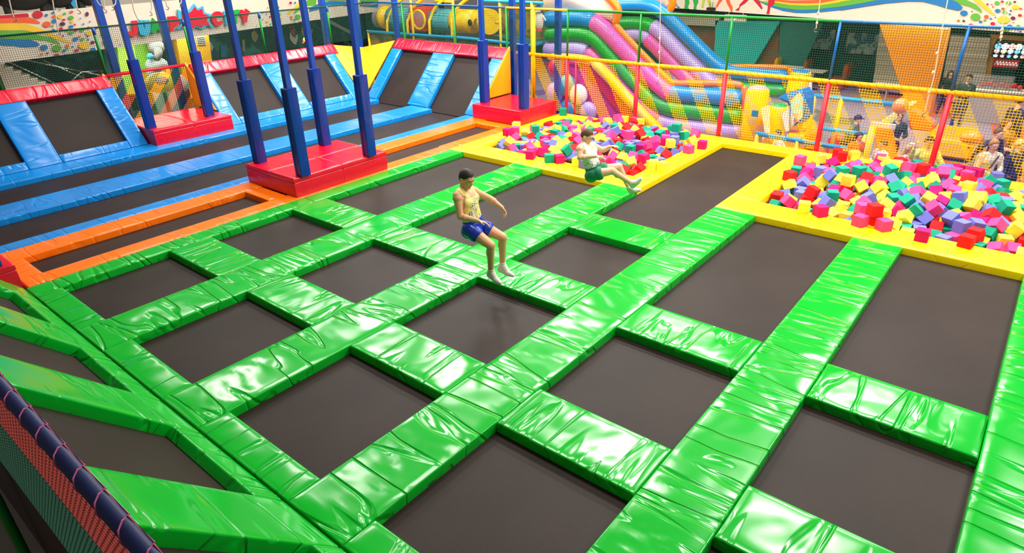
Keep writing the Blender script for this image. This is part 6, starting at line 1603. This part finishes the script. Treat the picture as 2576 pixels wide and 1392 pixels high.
cl = [(((132, 0), (136, 25), (141, 47), (146, 80)), 'white cord hanging over the dotted print, longest at the upper left'), (((23, 0), (28, 22), (35, 46)), 'grey cord with a hook over the rainbow print at far left'),
      (((190, 0), (192, 14), (197, 27)), 'short white cord left of the tall blue column'), (((243, 0), (247, 8), (254, 15)), 'short cord beside the tall blue column top'),
      (((260, 0), (262, 14), (263, 25)), 'grey cord with a hook right of the tall blue column'), (((291, 0), (290, 10), (282, 18)), 'curled white cord between two blue columns'),
      (((332, 0), (336, 22), (342, 38), (348, 50)), 'white cord hanging down to the letter U'), (((379, 0), (382, 18), (378, 32)), 'curled white cord above the letter M'),
      (((415, 0), (418, 8), (420, 17)), 'short cord above the letter P'), (((455, 0), (456, 5), (453, 10)), 'tiny hooked cord left of the post before the starburst')]
for pts, t in cl:
    cord(pts, y=6.2, label=t)
for pts, t in ((((2063, 0), (2060, 25), (2055, 55), (2053, 72)), 'beaded cord hanging over the right parapet near the dancers'), (((1662, 0), (1660, 90), (1659, 150), (1656, 208)), 'long beaded cord hanging in front of the inflatable slide'),
               (((2384, 0), (2370, 75), (2350, 190), (2335, 245), (2326, 286)), 'long beaded cord hanging in front of the orange column'), (((2524, 50), (2520, 80), (2517, 104)), 'short beaded cord hanging above the menu screen')):
    cord(pts, x=11.2, label=t, r=0.008, beads=True)

# ================================================================== people
SKIN = plain('skin', (236, 184, 148), 0.5, var=0.04)
SKIN2 = plain('skin_tan', (226, 168, 126), 0.5, var=0.04)
LIP = plain('lip', (176, 96, 84), 0.5)
EYE = plain('eye_white', (236, 230, 224), 0.3)
IRIS = plain('iris', (50, 36, 30), 0.3)


def seg_dist(p, a, b):
    d = b - a
    L = d.length_squared
    t = 0 if L < 1e-9 else max(0, min(1, (p - a).dot(d) / L))
    return (p - (a + d * t)).length, t


class Body:
    """one skinned figure: blobs are joined by a voxel remesh into one continuous surface"""

    def __init__(s, voxel):
        s.m = MB()
        s.bones = []
        s.vox = voxel

    def cap(s, name, a, b, ra, rb):
        s.m.cap(a, b, ra, rb, 12)
        s.bones.append((name, V3(a), V3(b), ra, rb))

    def ell(s, name, c, r, R=None):
        s.m.ball(c, r, nu=18, nv=12, R=R)
        q = max(r) if not isinstance(r, (int, float)) else r
        mn = min(r) if not isinstance(r, (int, float)) else r
        s.bones.append((name, V3(c), V3(c), mn, mn))

    def remesh(s, smooth=6):
        o = s.m.build('tmp', SKIN, fix=True, loc=(0, 0, 0))
        md = o.modifiers.new('r', 'REMESH')
        md.mode = 'VOXEL'
        md.voxel_size = s.vox
        ms = o.modifiers.new('s', 'SMOOTH')
        ms.factor, ms.iterations = 0.5, smooth
        dg = bpy.context.evaluated_depsgraph_get()
        dg.update()
        me = bpy.data.meshes.new_from_object(o.evaluated_get(dg))
        bpy.data.objects.remove(o)
        s.v = [v.co.copy() for v in me.vertices]
        me.calc_loop_triangles()
        s.f = [tuple(p.vertices) for p in me.polygons]
        nn = [V3((0, 0, 0)) for _ in s.v]
        for p in me.polygons:
            for i in p.vertices:
                nn[i] += p.normal * p.area
        s.n = [q.normalized() for q in nn]
        bpy.data.meshes.remove(me)
        s.cls = []
        for p in s.v:
            best = None
            for name, a, b, ra, rb in s.bones:
                d, t = seg_dist(p, a, b)
                d -= ra + (rb - ra) * t
                if best is None or d < best[0]:
                    best = (d, name, t)
            s.cls.append(best[1:])

    def shell(s, pred, off):
        keep = [f for f in s.f if all(pred(s.cls[i][0], s.cls[i][1], s.v[i]) for i in f)]
        idx = {}
        vs, fs, edges = [], [], {}
        for f in keep:
            for i in f:
                if i not in idx:
                    idx[i] = len(vs)
                    vs.append(s.v[i] + s.n[i] * off)
            g = [idx[i] for i in f]
            fs.append(g)
            for k in range(len(f)):
                e = (f[k], f[(k + 1) % len(f)])
                edges[e] = edges.get(e, 0) + 1
        nb = {}
        for (a, b) in edges:
            if (b, a) not in edges:
                nb.setdefault(a, []).append(b)
                nb.setdefault(b, []).append(a)
        for _ in range(8):
            new = {i: (vs[idx[i]] * 0.4 + sum((vs[idx[q]] for q in qs), V3((0, 0, 0))) * (0.6 / len(qs))) for i, qs in nb.items()}
            for i, q in new.items():
                vs[idx[i]] = q
        inner = {}

        def inn(i):
            if i not in inner:
                inner[i] = len(vs)
                vs.append(vs[idx[i]] - s.n[i] * (off + 0.003))
            return inner[i]
        for (a, b) in list(edges):
            if (b, a) not in edges:
                fs.append([idx[b], idx[a], inn(a), inn(b)])
        m = MB()
        m.v, m.f, m.m = vs, fs, [0] * len(fs)
        return m


def frame(fwd, up):
    f = V3(fwd).normalized()
    u = V3(up)
    u = (u - f * u.dot(f)).normalized()
    l = u.cross(f)                         # left of the person
    return f, l, u


def R3(x, y, z):
    return Matrix((x, y, z)).transposed()


def head_blobs(B, hc, f, l, u, k=1.0):
    R = R3(f, l, u)
    B.ell('head', hc + u * .022 * k + f * -.006 * k, V3((.094, .075, .098)) * k, R)
    B.ell('face', hc - u * .038 * k + f * .026 * k, V3((.062, .058, .078)) * k, R)
    B.ell('face', hc - u * .088 * k + f * .062 * k, V3((.024, .028, .022)) * k, R)       # chin
    B.cap('face', hc + u * .004 * k + f * .082 * k, hc - u * .030 * k + f * .099 * k, .009 * k, .013 * k)   # nose
    B.cap('face', hc + u * .020 * k + f * .080 * k + l * .035 * k, hc + u * .020 * k + f * .080 * k - l * .035 * k, .011 * k, .011 * k)   # brow
    B.cap('face', hc - u * .060 * k + f * .078 * k + l * .018 * k, hc - u * .060 * k + f * .078 * k - l * .018 * k, .009 * k, .009 * k)   # lips
    for q in (-1, 1):
        B.ell('face', hc - u * .008 * k - f * .008 * k + l * q * .078 * k, V3((.022, .011, .032)) * k, R)
        B.ell('face', hc - u * .022 * k + f * .062 * k + l * q * .034 * k, V3((.022, .020, .020)) * k, R)


def head_detail(par, hc, f, l, u, k, haircol):
    R = R3(f, l, u)
    for q in (-1, 1):
        e = MB().ball(hc + u * .0 * k + f * .079 * k + l * q * .030 * k, V3((.007, .011, .0055)) * k, R=R).build('eye', EYE, par, smooth=True)
        MB().ball(hc - u * .001 * k + f * .084 * k + l * q * .029 * k, V3((.004, .0055, .0050)) * k, R=R).build('iris', IRIS, e, smooth=True)
        MB().cap(hc + u * .021 * k + f * .092 * k + l * q * .014 * k, hc + u * .019 * k + f * .084 * k + l * q * .046 * k, .0055 * k, .004 * k, 8).build('eyebrow', haircol, par, smooth=True)
    MB().cap(hc - u * .061 * k + f * .086 * k + l * .018 * k, hc - u * .061 * k + f * .086 * k - l * .018 * k, .0045 * k, .0045 * k, 8).build('mouth', LIP, par, smooth=True)


def hand_blobs(B, wr, d, nrm, side, k=1.0, curl=0.5):
    """palm and five separate fingers; d wrist to knuckles, nrm out of the palm, side +1 when the thumb lies along nrm x d"""
    d = V3(d).normalized()
    nrm = V3(nrm)
    nrm = (nrm - d * nrm.dot(d)).normalized()
    w = nrm.cross(d) * side
    B.ell('hand', wr + d * .050 * k, V3((.050, .040, .016)) * k, R3(d, w, nrm))
    for i, (off, L, ln) in enumerate(((.031, .068, .0), (.011, .076, .005), (-.010, .070, .002), (-.030, .055, -.008))):
        a = wr + d * (.086 + ln) * k + w * off * k
        d1 = (d * math.cos(curl * .7) + nrm * math.sin(curl * .7) + w * off * 1.6).normalized()
        d2 = (d * math.cos(curl * 1.6) + nrm * math.sin(curl * 1.6) + w * off * 1.6).normalized()
        b = a + d1 * L * .52 * k
        B.cap('hand', a - d * .03 * k, a, .0095 * k, .009 * k)
        B.cap('hand', a, b, .009 * k, .008 * k)
        B.cap('hand', b, b + d2 * L * .48 * k, .008 * k, .0065 * k)
    t0 = wr + d * .022 * k + w * .026 * k
    t1 = t0 + (d * .6 + w * .75 + nrm * .25).normalized() * .042 * k
    t2 = t1 + (d * .9 + w * .25 + nrm * .35).normalized() * .036 * k
    B.cap('hand', t0, t1, .0125 * k, .010 * k)
    B.cap('hand', t1, t2, .010 * k, .0075 * k)


def torso_blobs(B, J, k=1.0):
    shc = (J['shL'] + J['shR']) / 2
    hpc = (J['hpL'] + J['hpR']) / 2
    up = (shc - hpc).normalized()
    lft = (J['shL'] - J['shR'])
    lft = (lft - up * lft.dot(up)).normalized()
    fwd = lft.cross(up)
    R = R3(fwd, lft, up)
    L = (shc - hpc).length
    B.ell('chest', shc - up * .10 * k + fwd * .012 * k, V3((.105, .165, .150)) * k, R)
    for q in (-1, 1):
        B.ell('chest', shc - up * .095 * k + fwd * .062 * k + lft * q * .072 * k, V3((.050, .078, .058)) * k, R)
        B.cap('chest', shc + up * .045 * k + lft * q * .03 * k, (J['shL'] if q > 0 else J['shR']) + up * .005 * k, .050 * k, .052 * k)
    B.cap('belly', hpc + up * .10 * k, shc - up * .17 * k, .108 * k, .112 * k)
    for q in (-1, 1):
        B.cap('belly', hpc + up * .10 * k + lft * q * .045 * k, shc - up * .17 * k + lft * q * .06 * k, .090 * k, .088 * k)
    h2 = (J['hpL'] - J['hpR'])
    h2 = (h2 - up * h2.dot(up)).normalized()
    B.ell('pelvis', hpc + up * .045 * k, V3((.112, .155, .105)) * k, R3(h2.cross(up), h2, up))
    for q in (-1, 1):
        B.ell('pelvis', hpc - up * .02 * k - fwd * .055 * k + h2 * q * .07 * k, V3((.082, .078, .085)) * k, R)
    B.cap('neck', shc + up * .02 * k, J['hc'] - J['hu'] * .06 * k - J['hf'] * .012 * k, .058 * k, .052 * k)
    return fwd, lft, up, shc, hpc


def limb_blobs(B, J, k=1.0):
    for s in 'LR':
        B.cap('uarm' + s, J['sh' + s], J['el' + s], .054 * k, .041 * k)
        mid = J['sh' + s].lerp(J['el' + s], .45)
        B.ell('uarm' + s, J['sh' + s].lerp(J['el' + s], .12), .060 * k)
        B.cap('farm' + s, J['el' + s], J['wr' + s], .043 * k, .027 * k)
        B.ell('farm' + s, J['el' + s].lerp(J['wr' + s], .25), .045 * k)
        B.cap('thigh' + s, J['hp' + s], J['kn' + s], .088 * k, .056 * k)
        B.ell('thigh' + s, J['hp' + s].lerp(J['kn' + s], .3), .090 * k)
        B.ell('shin' + s, J['kn' + s], .058 * k)
        B.cap('shin' + s, J['kn' + s], J['an' + s], .053 * k, .036 * k)
        kd = (J['an' + s] - J['kn' + s])
        toe = (J['to' + s] - J['an' + s])
        bk = -(toe - kd.normalized() * toe.dot(kd.normalized())).normalized()
        B.ell('shin' + s, J['kn' + s].lerp(J['an' + s], .30) + bk * .013 * k, V3((.047, .047, .085)) * k if abs(kd.normalized().z) > .7 else .050 * k)
        he = J['he' + s]
        B.cap('foot' + s, he, J['to' + s].lerp(he, .38), .036 * k, .037 * k)
        B.cap('foot' + s, J['to' + s].lerp(he, .38), J['to' + s], .037 * k, .022 * k)
        B.cap('foot' + s, J['an' + s], J['to' + s].lerp(he, .45), .037 * k, .034 * k)
        B.cap('foot' + s, J['an' + s], he, .037 * k, .035 * k)


def finish(B, name_label, base, skin, parts, loc_group=None):
    B.remesh()
    t = thing('person', name_label, 'person', base, loc_group)
    m = MB()
    m.v, m.f, m.m = B.v, B.f, [0] * len(B.f)
    body = m.build('body', skin, t, smooth=True, fix=False)
    for nm, pred, off, mat in parts:
        sh = B.shell(pred, off)
        if sh.v:
            sh.build(nm, mat, t, smooth=True, fix=False)
    return t


def swirlmat():
    """yellow leotard with navy and white curls on the front and a blue waist"""
    m, nt, b = newmat('leotard_swirl')
    N, L = nt.nodes, nt.links
    tc = N.new('ShaderNodeTexCoord')
    w = N.new('ShaderNodeTexNoise')
    w.inputs['Scale'].default_value = 5.5
    w.inputs['Detail'].default_value = 0.0
    w.inputs['Distortion'].default_value = 3.2
    L.new(tc.outputs['Object'], w.inputs['Vector'])
    cr = N.new('ShaderNodeValToRGB')
    cr.color_ramp.interpolation = 'CONSTANT'
    e = cr.color_ramp.elements
    e[0].position, e[0].color = 0.0, srgb(250, 226, 120)
    e[1].position, e[1].color = 0.47, srgb(26, 52, 150)
    for p, c in ((0.515, (252, 246, 220)), (0.55, (250, 226, 120)), (0.62, (26, 52, 150)), (0.66, (250, 240, 200))):
        q = e.new(p)
        q.color = srgb(*c)
    L.new(w.outputs['Fac'], cr.inputs[0])
    sx = N.new('ShaderNodeSeparateXYZ')
    L.new(tc.outputs['Object'], sx.inputs[0])

    def mix(fac, a, b2):
        x = N.new('ShaderNodeMix')
        x.data_type = 'RGBA'
        L.new(fac, x.inputs['Factor'])
        for k, v in (('A', a), ('B', b2)):
            if isinstance(v, tuple):
                x.inputs[k].default_value = v
            else:
                L.new(v, x.inputs[k])
        return x.outputs['Result']
    # curls only on the front right side of the chest (towards +x -y of the place)
    dt = N.new('ShaderNodeVectorMath')
    dt.operation = 'DOT_PRODUCT'
    dt.inputs[1].default_value = (0.45, -0.85, -0.25)
    L.new(tc.outputs['Object'], dt.inputs[0])
    m1 = N.new('ShaderNodeMapRange')
    m1.inputs['From Min'].default_value, m1.inputs['From Max'].default_value = 0.0, 0.015
    L.new(dt.outputs['Value'], m1.inputs['Value'])
    c1 = mix(m1.outputs[0], srgb(250, 228, 130), cr.outputs[0])
    m2 = N.new('ShaderNodeMapRange')
    m2.inputs['From Min'].default_value, m2.inputs['From Max'].default_value = -0.17, -0.21
    L.new(sx.outputs['Z'], m2.inputs['Value'])
    c2 = mix(m2.outputs[0], c1, srgb(24, 66, 180))
    L.new(c2, b.inputs['Base Color'])
    b.inputs['Roughness'].default_value = 0.45
    return m


def netmat():
    """white leotard with dark green cracked lines on the belly"""
    m, nt, b = newmat('leotard_green_lines')
    N, L = nt.nodes, nt.links
    tc = N.new('ShaderNodeTexCoord')
    vo = N.new('ShaderNodeTexVoronoi')
    vo.feature = 'DISTANCE_TO_EDGE'
    vo.inputs['Scale'].default_value = 11.0
    L.new(tc.outputs['Object'], vo.inputs['Vector'])
    sx = N.new('ShaderNodeSeparateXYZ')
    L.new(tc.outputs['Object'], sx.inputs[0])
    mr = N.new('ShaderNodeMapRange')
    mr.inputs['From Min'].default_value, mr.inputs['From Max'].default_value = 0.10, -0.16
    mr.inputs['To Min'].default_value, mr.inputs['To Max'].default_value = 0.0, 0.075
    L.new(sx.outputs['Z'], mr.inputs['Value'])
    lt = N.new('ShaderNodeMath')
    lt.operation = 'LESS_THAN'
    L.new(vo.outputs['Distance'], lt.inputs[0])
    L.new(mr.outputs[0], lt.inputs[1])
    x = N.new('ShaderNodeMix')
    x.data_type = 'RGBA'
    x.inputs['A'].default_value = srgb(242, 240, 232)
    x.inputs['B'].default_value = srgb(14, 78, 58)
    L.new(lt.outputs[0], x.inputs['Factor'])
    L.new(x.outputs['Result'], b.inputs['Base Color'])
    b.inputs['Roughness'].default_value = 0.5
    return m


FH = V3((-CR.col[2][0], -CR.col[2][1], 0)).normalized()      # horizontal view direction


def jointer(base):
    def j(px, py, off=0.0):
        d = ray(px, py)
        return CAM + d * ((FH.dot(base - CAM) + off) / FH.dot(d))
    return j


def jumper(label, base, Q, hf, hu, hair, hairmat, parts, skin, hands, k=1.0):
    j = jointer(base)
    J = {n: j(*q) for n, q in Q.items()}
    f, l, u = frame(hf, hu)
    J['hf'], J['hu'] = f, u
    B = Body(0.0065)
    torso_blobs(B, J, k)
    limb_blobs(B, J, k)
    head_blobs(B, J['hc'], f, l, u, k)
    for s, (tip, nrm, side, curl) in hands.items():
        d = j(*tip) - J['wr' + s]
        hand_blobs(B, J['wr' + s], d, nrm, side, k, curl)
    shc, hpc = (J['shL'] + J['shR']) / 2, (J['hpL'] + J['hpR']) / 2
    up = (shc - hpc).normalized()
    hc = J['hc']

    def scalp(nm, t, p):
        q = p - hc
        x, z = q.dot(f) / k, q.dot(u) / k
        y = abs(q.dot(l)) / k
        return nm in ('head', 'face', 'neck') and (z > 0.062 or (z > hair[0] + 0.9 * max(0, x + hair[1]) and x < 0.058)) and not (y > .074 and z < 0.02)
    pts = [('hair', scalp, 0.006, hairmat)]
    env = dict(J=J, shc=shc, hpc=hpc, up=up, f=f)
    for nm, mk, off, mat in parts:
        pts.append((nm, mk(env), off, mat))
    t = finish(B, label, base, skin, pts)
    head_detail(t, hc, f, l, u, k, hairmat)
    return t


def singlet(env):
    lf = (env['J']['shL'] - env['J']['shR']).normalized()
    shc, up = env['shc'], env['up']
    fw = lf.cross(up)

    def p(nm, t, v):
        q = v - shc
        if nm in ('chest', 'belly', 'pelvis'):
            z, y, x = q.dot(up), abs(q.dot(lf)), q.dot(fw)
            if z > -0.01:
                return (0.048 if x > -.02 else .03) < y < 0.150 and z < 0.085
            if z > -0.10:
                return y < 0.160 and not (x > 0.05 and z > -0.055 and y < 0.045)
            return True
        return False
    return p


def shorts(frac, low=0.13):
    def mk(env):
        def p(nm, t, v):
            if nm.startswith('thigh'):
                return t < frac
            if nm in ('pelvis', 'belly'):
                return (v - env['hpc']).dot(env['up']) < low
            return False
        return p
    return mk


def socks(frac, s):
    def mk(env):
        return lambda nm, t, v: nm == 'foot' + s or (nm == 'shin' + s and t > frac)
    return mk


H_DARK = plain('dark_brown_hair', (38, 24, 18), 0.6)
H_BROWN = plain('brown_hair', (92, 62, 36), 0.6)
H_BLOND = plain('blond_hair', (206, 170, 110), 0.6)
M_SHB = plain('blue_satin', (16, 54, 176), 0.28)
M_SHG = plain('green_cotton', (6, 116, 82), 0.55)
M_SOCK = plain('white_sock', (232, 222, 214), 0.7)
right = V3((CR.col[0][0], CR.col[0][1], 0)).normalized()
b1 = P(1245, 705, z=0.08)
jumper('person in a yellow and blue leotard, blue shorts and white socks caught mid jump', b1,
       {'hc': (1173, 450, -.02), 'shR': (1150, 493, -.12), 'elR': (1158, 545, -.20), 'wrR': (1203, 556, -.27), 'shL': (1187, 479, .15), 'elL': (1234, 501, .20), 'wrL': (1263, 523, .14),
        'hpR': (1181, 578, -.10), 'hpL': (1208, 568, .07), 'knR': (1234, 617, -.22), 'knL': (1264, 597, .0), 'anR': (1235, 682, -.10), 'anL': (1264, 664, .08),
        'heR': (1231, 690, -.06), 'toR': (1258, 712, -.18), 'heL': (1259, 677, .10), 'toL': (1290, 693, .0)},
       right * .72 - FH * .55 + V3((0, 0, -.30)), (0.02, -0.02, 1), (-0.035, 0.035), H_DARK,
       [('leotard', singlet, 0.005, swirlmat()), ('shorts', shorts(.33), 0.011, M_SHB), ('sock', socks(.90, 'L'), 0.005, M_SOCK), ('sock', socks(.90, 'R'), 0.005, M_SOCK)], SKIN2,
       {'R': ((1230, 563, -.28), -FH * .3 + V3((0, 0, -1)), 1, .5), 'L': ((1275, 541, .10), -right * .3 + V3((0, 0, -1)) * .6 - FH * .5, -1, 1.1)})
d1 = depth(P(1187, 571, x=3.26))
b2_ = CAM + ray(1489, 434) * (d1 * 1.27)
jumper('person in white leotard and green shorts, seated in mid air before the foam', b2_,
       {'hc': (1476, 343, 0), 'shR': (1459, 373, -.14), 'elR': (1458, 396, -.22), 'wrR': (1498, 393, -.24), 'shL': (1488, 365, .15), 'elL': (1517, 378, .20), 'wrL': (1533, 369, .16),
        'hpR': (1491, 439, -.10), 'hpL': (1503, 429, .08), 'knR': (1540, 430, -.16), 'knL': (1557, 419, .06), 'anR': (1586, 459, -.12), 'anL': (1581, 470, .06),
        'heR': (1592, 468, -.10), 'toR': (1612, 450, -.18), 'heL': (1586, 481, .08), 'toL': (1609, 478, .0)},
       right * .80 - FH * .36 + V3((0, 0, -.36)), (0.02, -0.02, 1), (-0.03, 0.035), H_BROWN,
       [('leotard', singlet, 0.005, netmat()), ('shorts', shorts(.42), 0.020, M_SHG), ('shoe', socks(.97, 'L'), 0.006, M_SOCK), ('shoe', socks(.97, 'R'), 0.006, M_SOCK)], SKIN,
       {'R': ((1522, 397, -.26), V3((0, 0, -1)) - FH * .2, 1, .25), 'L': ((1547, 367, .10), V3((0, 0, -1)) - right * .2, -1, .5)})


# ---- bystanders behind the nets ------------------------------------------------
def bystander(label, px, py, x, top, low, hairm, yaw=0.0, arms='down', hair='short', skin=None, lean=0.0, seat=None, extra=None):
    """standing (or sitting) figure whose head centre is at the pixel on the plane x; yaw turns it from facing the camera"""
    hc = P(px, py, x=x)
    H = hc.z - ZF + .11
    if seat:
        H = (hc.z - seat + .11) / .52
    k = H / 1.75
    tocam = V3((CAM.x - hc.x, CAM.y - hc.y, 0)).normalized()
    f = Matrix.Rotation(yaw, 3, 'Z') @ tocam
    l = V3((0, 0, 1)).cross(f)
    up = (V3((0, 0, 1)) + f * lean).normalized()
    J = {'hf': (f + V3((0, 0, -.15))).normalized(), 'hu': V3((0, 0, 1)), 'hc': hc}
    sh = hc - V3((0, 0, .215 * k)) - f * lean * .1
    hp = sh - up * .50 * k
    for s, q in (('L', 1), ('R', -1)):
        J['sh' + s] = sh + l * q * .175 * k
        J['hp' + s] = hp + l * q * .085 * k
        if arms == 'down':
            J['el' + s] = J['sh' + s] + (V3((0, 0, -.27)) + l * q * .05 - f * .03) * k
            J['wr' + s] = J['el' + s] + (V3((0, 0, -.22)) + f * .10) * k
        elif arms == 'front':
            J['el' + s] = J['sh' + s] + (V3((0, 0, -.25)) + l * q * .07 + f * .05) * k
            J['wr' + s] = J['el' + s] + (V3((0, 0, -.03)) + f * .18 - l * q * .14) * k
        elif arms == 'crossed':
            J['el' + s] = J['sh' + s] + (V3((0, 0, -.25)) + l * q * .07 + f * .08) * k
            J['wr' + s] = J['el' + s] + (V3((0, 0, .01)) + f * (.13 if q > 0 else .17) - l * q * .25) * k
        elif arms == 'raised':
            J['el' + s] = J['sh' + s] + (V3((0, 0, -.06 if q < 0 else -.25)) + l * q * .14 + f * .2) * k
            J['wr' + s] = J['el' + s] + (V3((0, 0, .22 if q < 0 else .02)) + f * .06) * k
        if seat:
            J['kn' + s] = J['hp' + s] + f * .42 * k + l * q * .05 * k
            J['an' + s] = J['kn' + s] - V3((0, 0, .40 * k)) + f * .05
        else:
            J['kn' + s] = J['hp' + s] + (hp.z - ZF) * .50 * V3((0, 0, -1)) + f * .02
            J['an' + s] = V3((J['hp' + s].x, J['hp' + s].y, ZF + .085 * k)) + l * q * .03
        J['he' + s] = J['an' + s] - f * .04 * k - V3((0, 0, .045 * k))
        J['to' + s] = J['an' + s] + f * .16 * k - V3((0, 0, .055 * k))
    B = Body(0.016 * max(k, .7))
    fw, lf, up2, shc, hpc = torso_blobs(B, J, k)
    limb_blobs(B, J, k)
    ff, fl, fu = frame(J['hf'], (0, 0, 1))
    kh = max(k, .82)
    head_blobs(B, hc, ff, fl, fu, kh)
    for s in 'LR':
        hand_blobs(B, J['wr' + s], J['wr' + s] - J['el' + s], -lf * (1 if s == 'L' else -1) + V3((0, 0, -.3)), 1, k * 1.1, .5)

    def scalp(nm, t, p):
        q = p - hc
        xx, zz = q.dot(ff) / kh, q.dot(fu) / kh
        return nm in ('head', 'face', 'neck') and (zz > .060 or (zz > (-.03 if hair == 'short' else -.09) + .8 * max(0, xx + .03) and xx < .05))
    parts = [('hair', scalp, .014, hairm),
             ('top', lambda nm, t, v: nm in ('chest', 'belly', 'uarmL', 'uarmR') or (nm in ('farmL', 'farmR') and t < top[1]) or (nm in ('neck',) and (v - shc).z < .03) or (nm == 'pelvis' and (v - hpc).z > .04), .012, top[0]),
             ('trousers', lambda nm, t, v: nm.startswith('thigh') or (nm.startswith('shin') and t < .95) or (nm == 'pelvis' and (v - hpc).z <= .06), .010, low),
             ('shoe', lambda nm, t, v: nm == 'footL', .010, M_BLACK), ('shoe', lambda nm, t, v: nm == 'footR', .010, M_BLACK)]
    t = finish(B, label, V3((hc.x, hc.y, ZF if not seat else seat)), skin or SKIN, parts)
    head_detail(t, hc, ff, fl, fu, kh, hairm)
    if hair == 'long':
        m = MB()
        for q in (-1, 0, 1):
            m.cap(hc - ff * .05 * kh + fl * q * .05 * kh + fu * .02, hc - ff * .085 * kh + fl * q * .085 * kh - fu * .30 * kh, .055 * kh, .035 * kh)
        m.build('long_hair', hairm, t, smooth=True)
    if extra == 'bow':
        MB().ball(hc + fu * .12 * kh, (.05, .06, .035)).build('hair_bow', M_WHITE, t, smooth=True)
    if extra == 'cap':
        cm = MB().ball(hc + fu * .055 * kh, V3((.105, .09, .075)) * kh).build('cap', low, t, smooth=True)
        MB().ball(hc + fu * .05 * kh + ff * .11 * kh, V3((.06, .06, .012)) * kh).build('cap_peak', low, cm, smooth=True)
    if extra == 'hood':
        MB().tube(arc(shc + fu * .05 * k - ff * .02, fl, -ff, .105 * k, -.5, PI + .5, 12), .045 * k, 8).build('hood', top[0], t, smooth=True)
    if extra == 'strap':
        MB().tube([shc + lf * .10 * k + fw * .1 * k + V3((0, 0, .03)), shc - lf * .02 * k + fw * .15 * k - V3((0, 0, .17 * k)), shc - lf * .16 * k + fw * .12 * k - V3((0, 0, .36 * k))], .014, 6).build('bag_strap', M_BLACK, t)
    return t


def cloth(n, c, r=0.75):
    return plain('cloth_' + n, c, r, var=0.12)


CAMO = muralmat('cloth_leaf_print', (24, 44, 40), (60, 74, 60), (150, 150, 120), 14.0)
DEN = cloth('denim', (30, 62, 110))
DKB = cloth('dark_blue', (22, 34, 62))
bystander('person in a dark leaf print shirt with folded arms standing before the cafe counter', 2437, 196, 21.6, (CAMO, .0), DEN, H_DARK, yaw=-.15, arms='crossed')
bystander('person in dark clothes behind the blue net post, beside the orange column', 2392, 186, 24.3, (cloth('charcoal', (26, 30, 30)), 1.0), cloth('charcoal_b', (22, 24, 28)), H_DARK, hair='long', skin=SKIN2)
bystander('person in a blue shirt and dark cap behind the white cafe counter', 2494, 200, 25.2, (cloth('mid_blue', (60, 92, 124)), .1), DKB, H_DARK, yaw=.9, extra='cap', arms='front')
bystander('person in a dark green printed hoodie standing behind the right foam pit', 2262, 294, 15.8, (cloth('bottle_green', (10, 58, 48)), 1.0), cloth('wine', (96, 20, 40)), H_DARK, yaw=.35, arms='front', hair='long', lean=.06)
bystander('person in a white shirt leaning forward by the yellow inflatable entrance', 1957, 337, 13.9, (cloth('white', (232, 228, 224)), .3), cloth('bright_red', (210, 24, 34)), H_DARK, yaw=-1.2, lean=.5, arms='front')
bystander('person in a dark cap and olive jacket bending behind the cyan rail', 2158, 300, 15.6, (cloth('olive', (92, 108, 72)), 1.0), DKB, H_DARK, yaw=1.3, extra='cap', lean=.35, arms='front')
bystander('person in a red and yellow top beside the yellow pole', 2161, 344, 14.0, (cloth('red_yellow', (214, 92, 20)), .4), cloth('crimson', (170, 20, 40)), H_DARK, yaw=.5, hair='long', arms='front')
bystander('person in a white shirt below the orange toddler slide', 2222, 364, 13.6, (MATS['cloth_white'], .5), DKB, H_BROWN, yaw=-.9, arms='front')
bystander('person in a pink top with a white hair bow near the red net post', 2290, 375, 13.4, (cloth('pale_pink', (232, 176, 176)), .9), cloth('pale_blue', (140, 160, 200)), H_BLOND, yaw=.9, extra='bow', hair='long')
bystander('person in a lime jacket raising one arm left of the red net post', 2338, 358, 13.3, (cloth('lime', (206, 214, 110)), 1.0), cloth('amber', (214, 160, 40)), H_DARK, yaw=.3, arms='raised')
bystander('person in a cream hooded jacket with a dark bag strap at right', 2500, 366, 13.7, (cloth('cream', (226, 214, 188)), 1.0), DKB, cloth('honey_hair', (170, 122, 60)), yaw=.6, arms='front', extra='strap', lean=.1)
bystander('person in a grey jacket left of the cream jacket', 2472, 372, 14.1, (cloth('ash', (120, 118, 126)), 1.0), DKB, H_DARK, yaw=1.4, hair='long', lean=.2)
bystander('person in a navy top bending forward above the cream jacket', 2512, 336, 15.1, (cloth('navy', (26, 32, 66)), 1.0), DKB, H_BROWN, yaw=.9, lean=.4, arms='front')
bystander('person in an ochre jumper standing before the long dark blue coat', 2535, 312, 16.0, (cloth('ochre', (176, 122, 50)), 1.0), DKB, H_BROWN, yaw=.7, hair='long', arms='front')
bystander('person in a long dark blue coat at the right picture edge', 2566, 256, 17.5, (DKB, 1.0), cloth('black', (20, 20, 26)), H_DARK, yaw=2.2, arms='down')
bystander('person in plain dark blue below the long coat at the right picture edge', 2566, 366, 14.3, (cloth('ink', (24, 40, 74)), 1.0), DKB, H_BLOND, yaw=1.0)
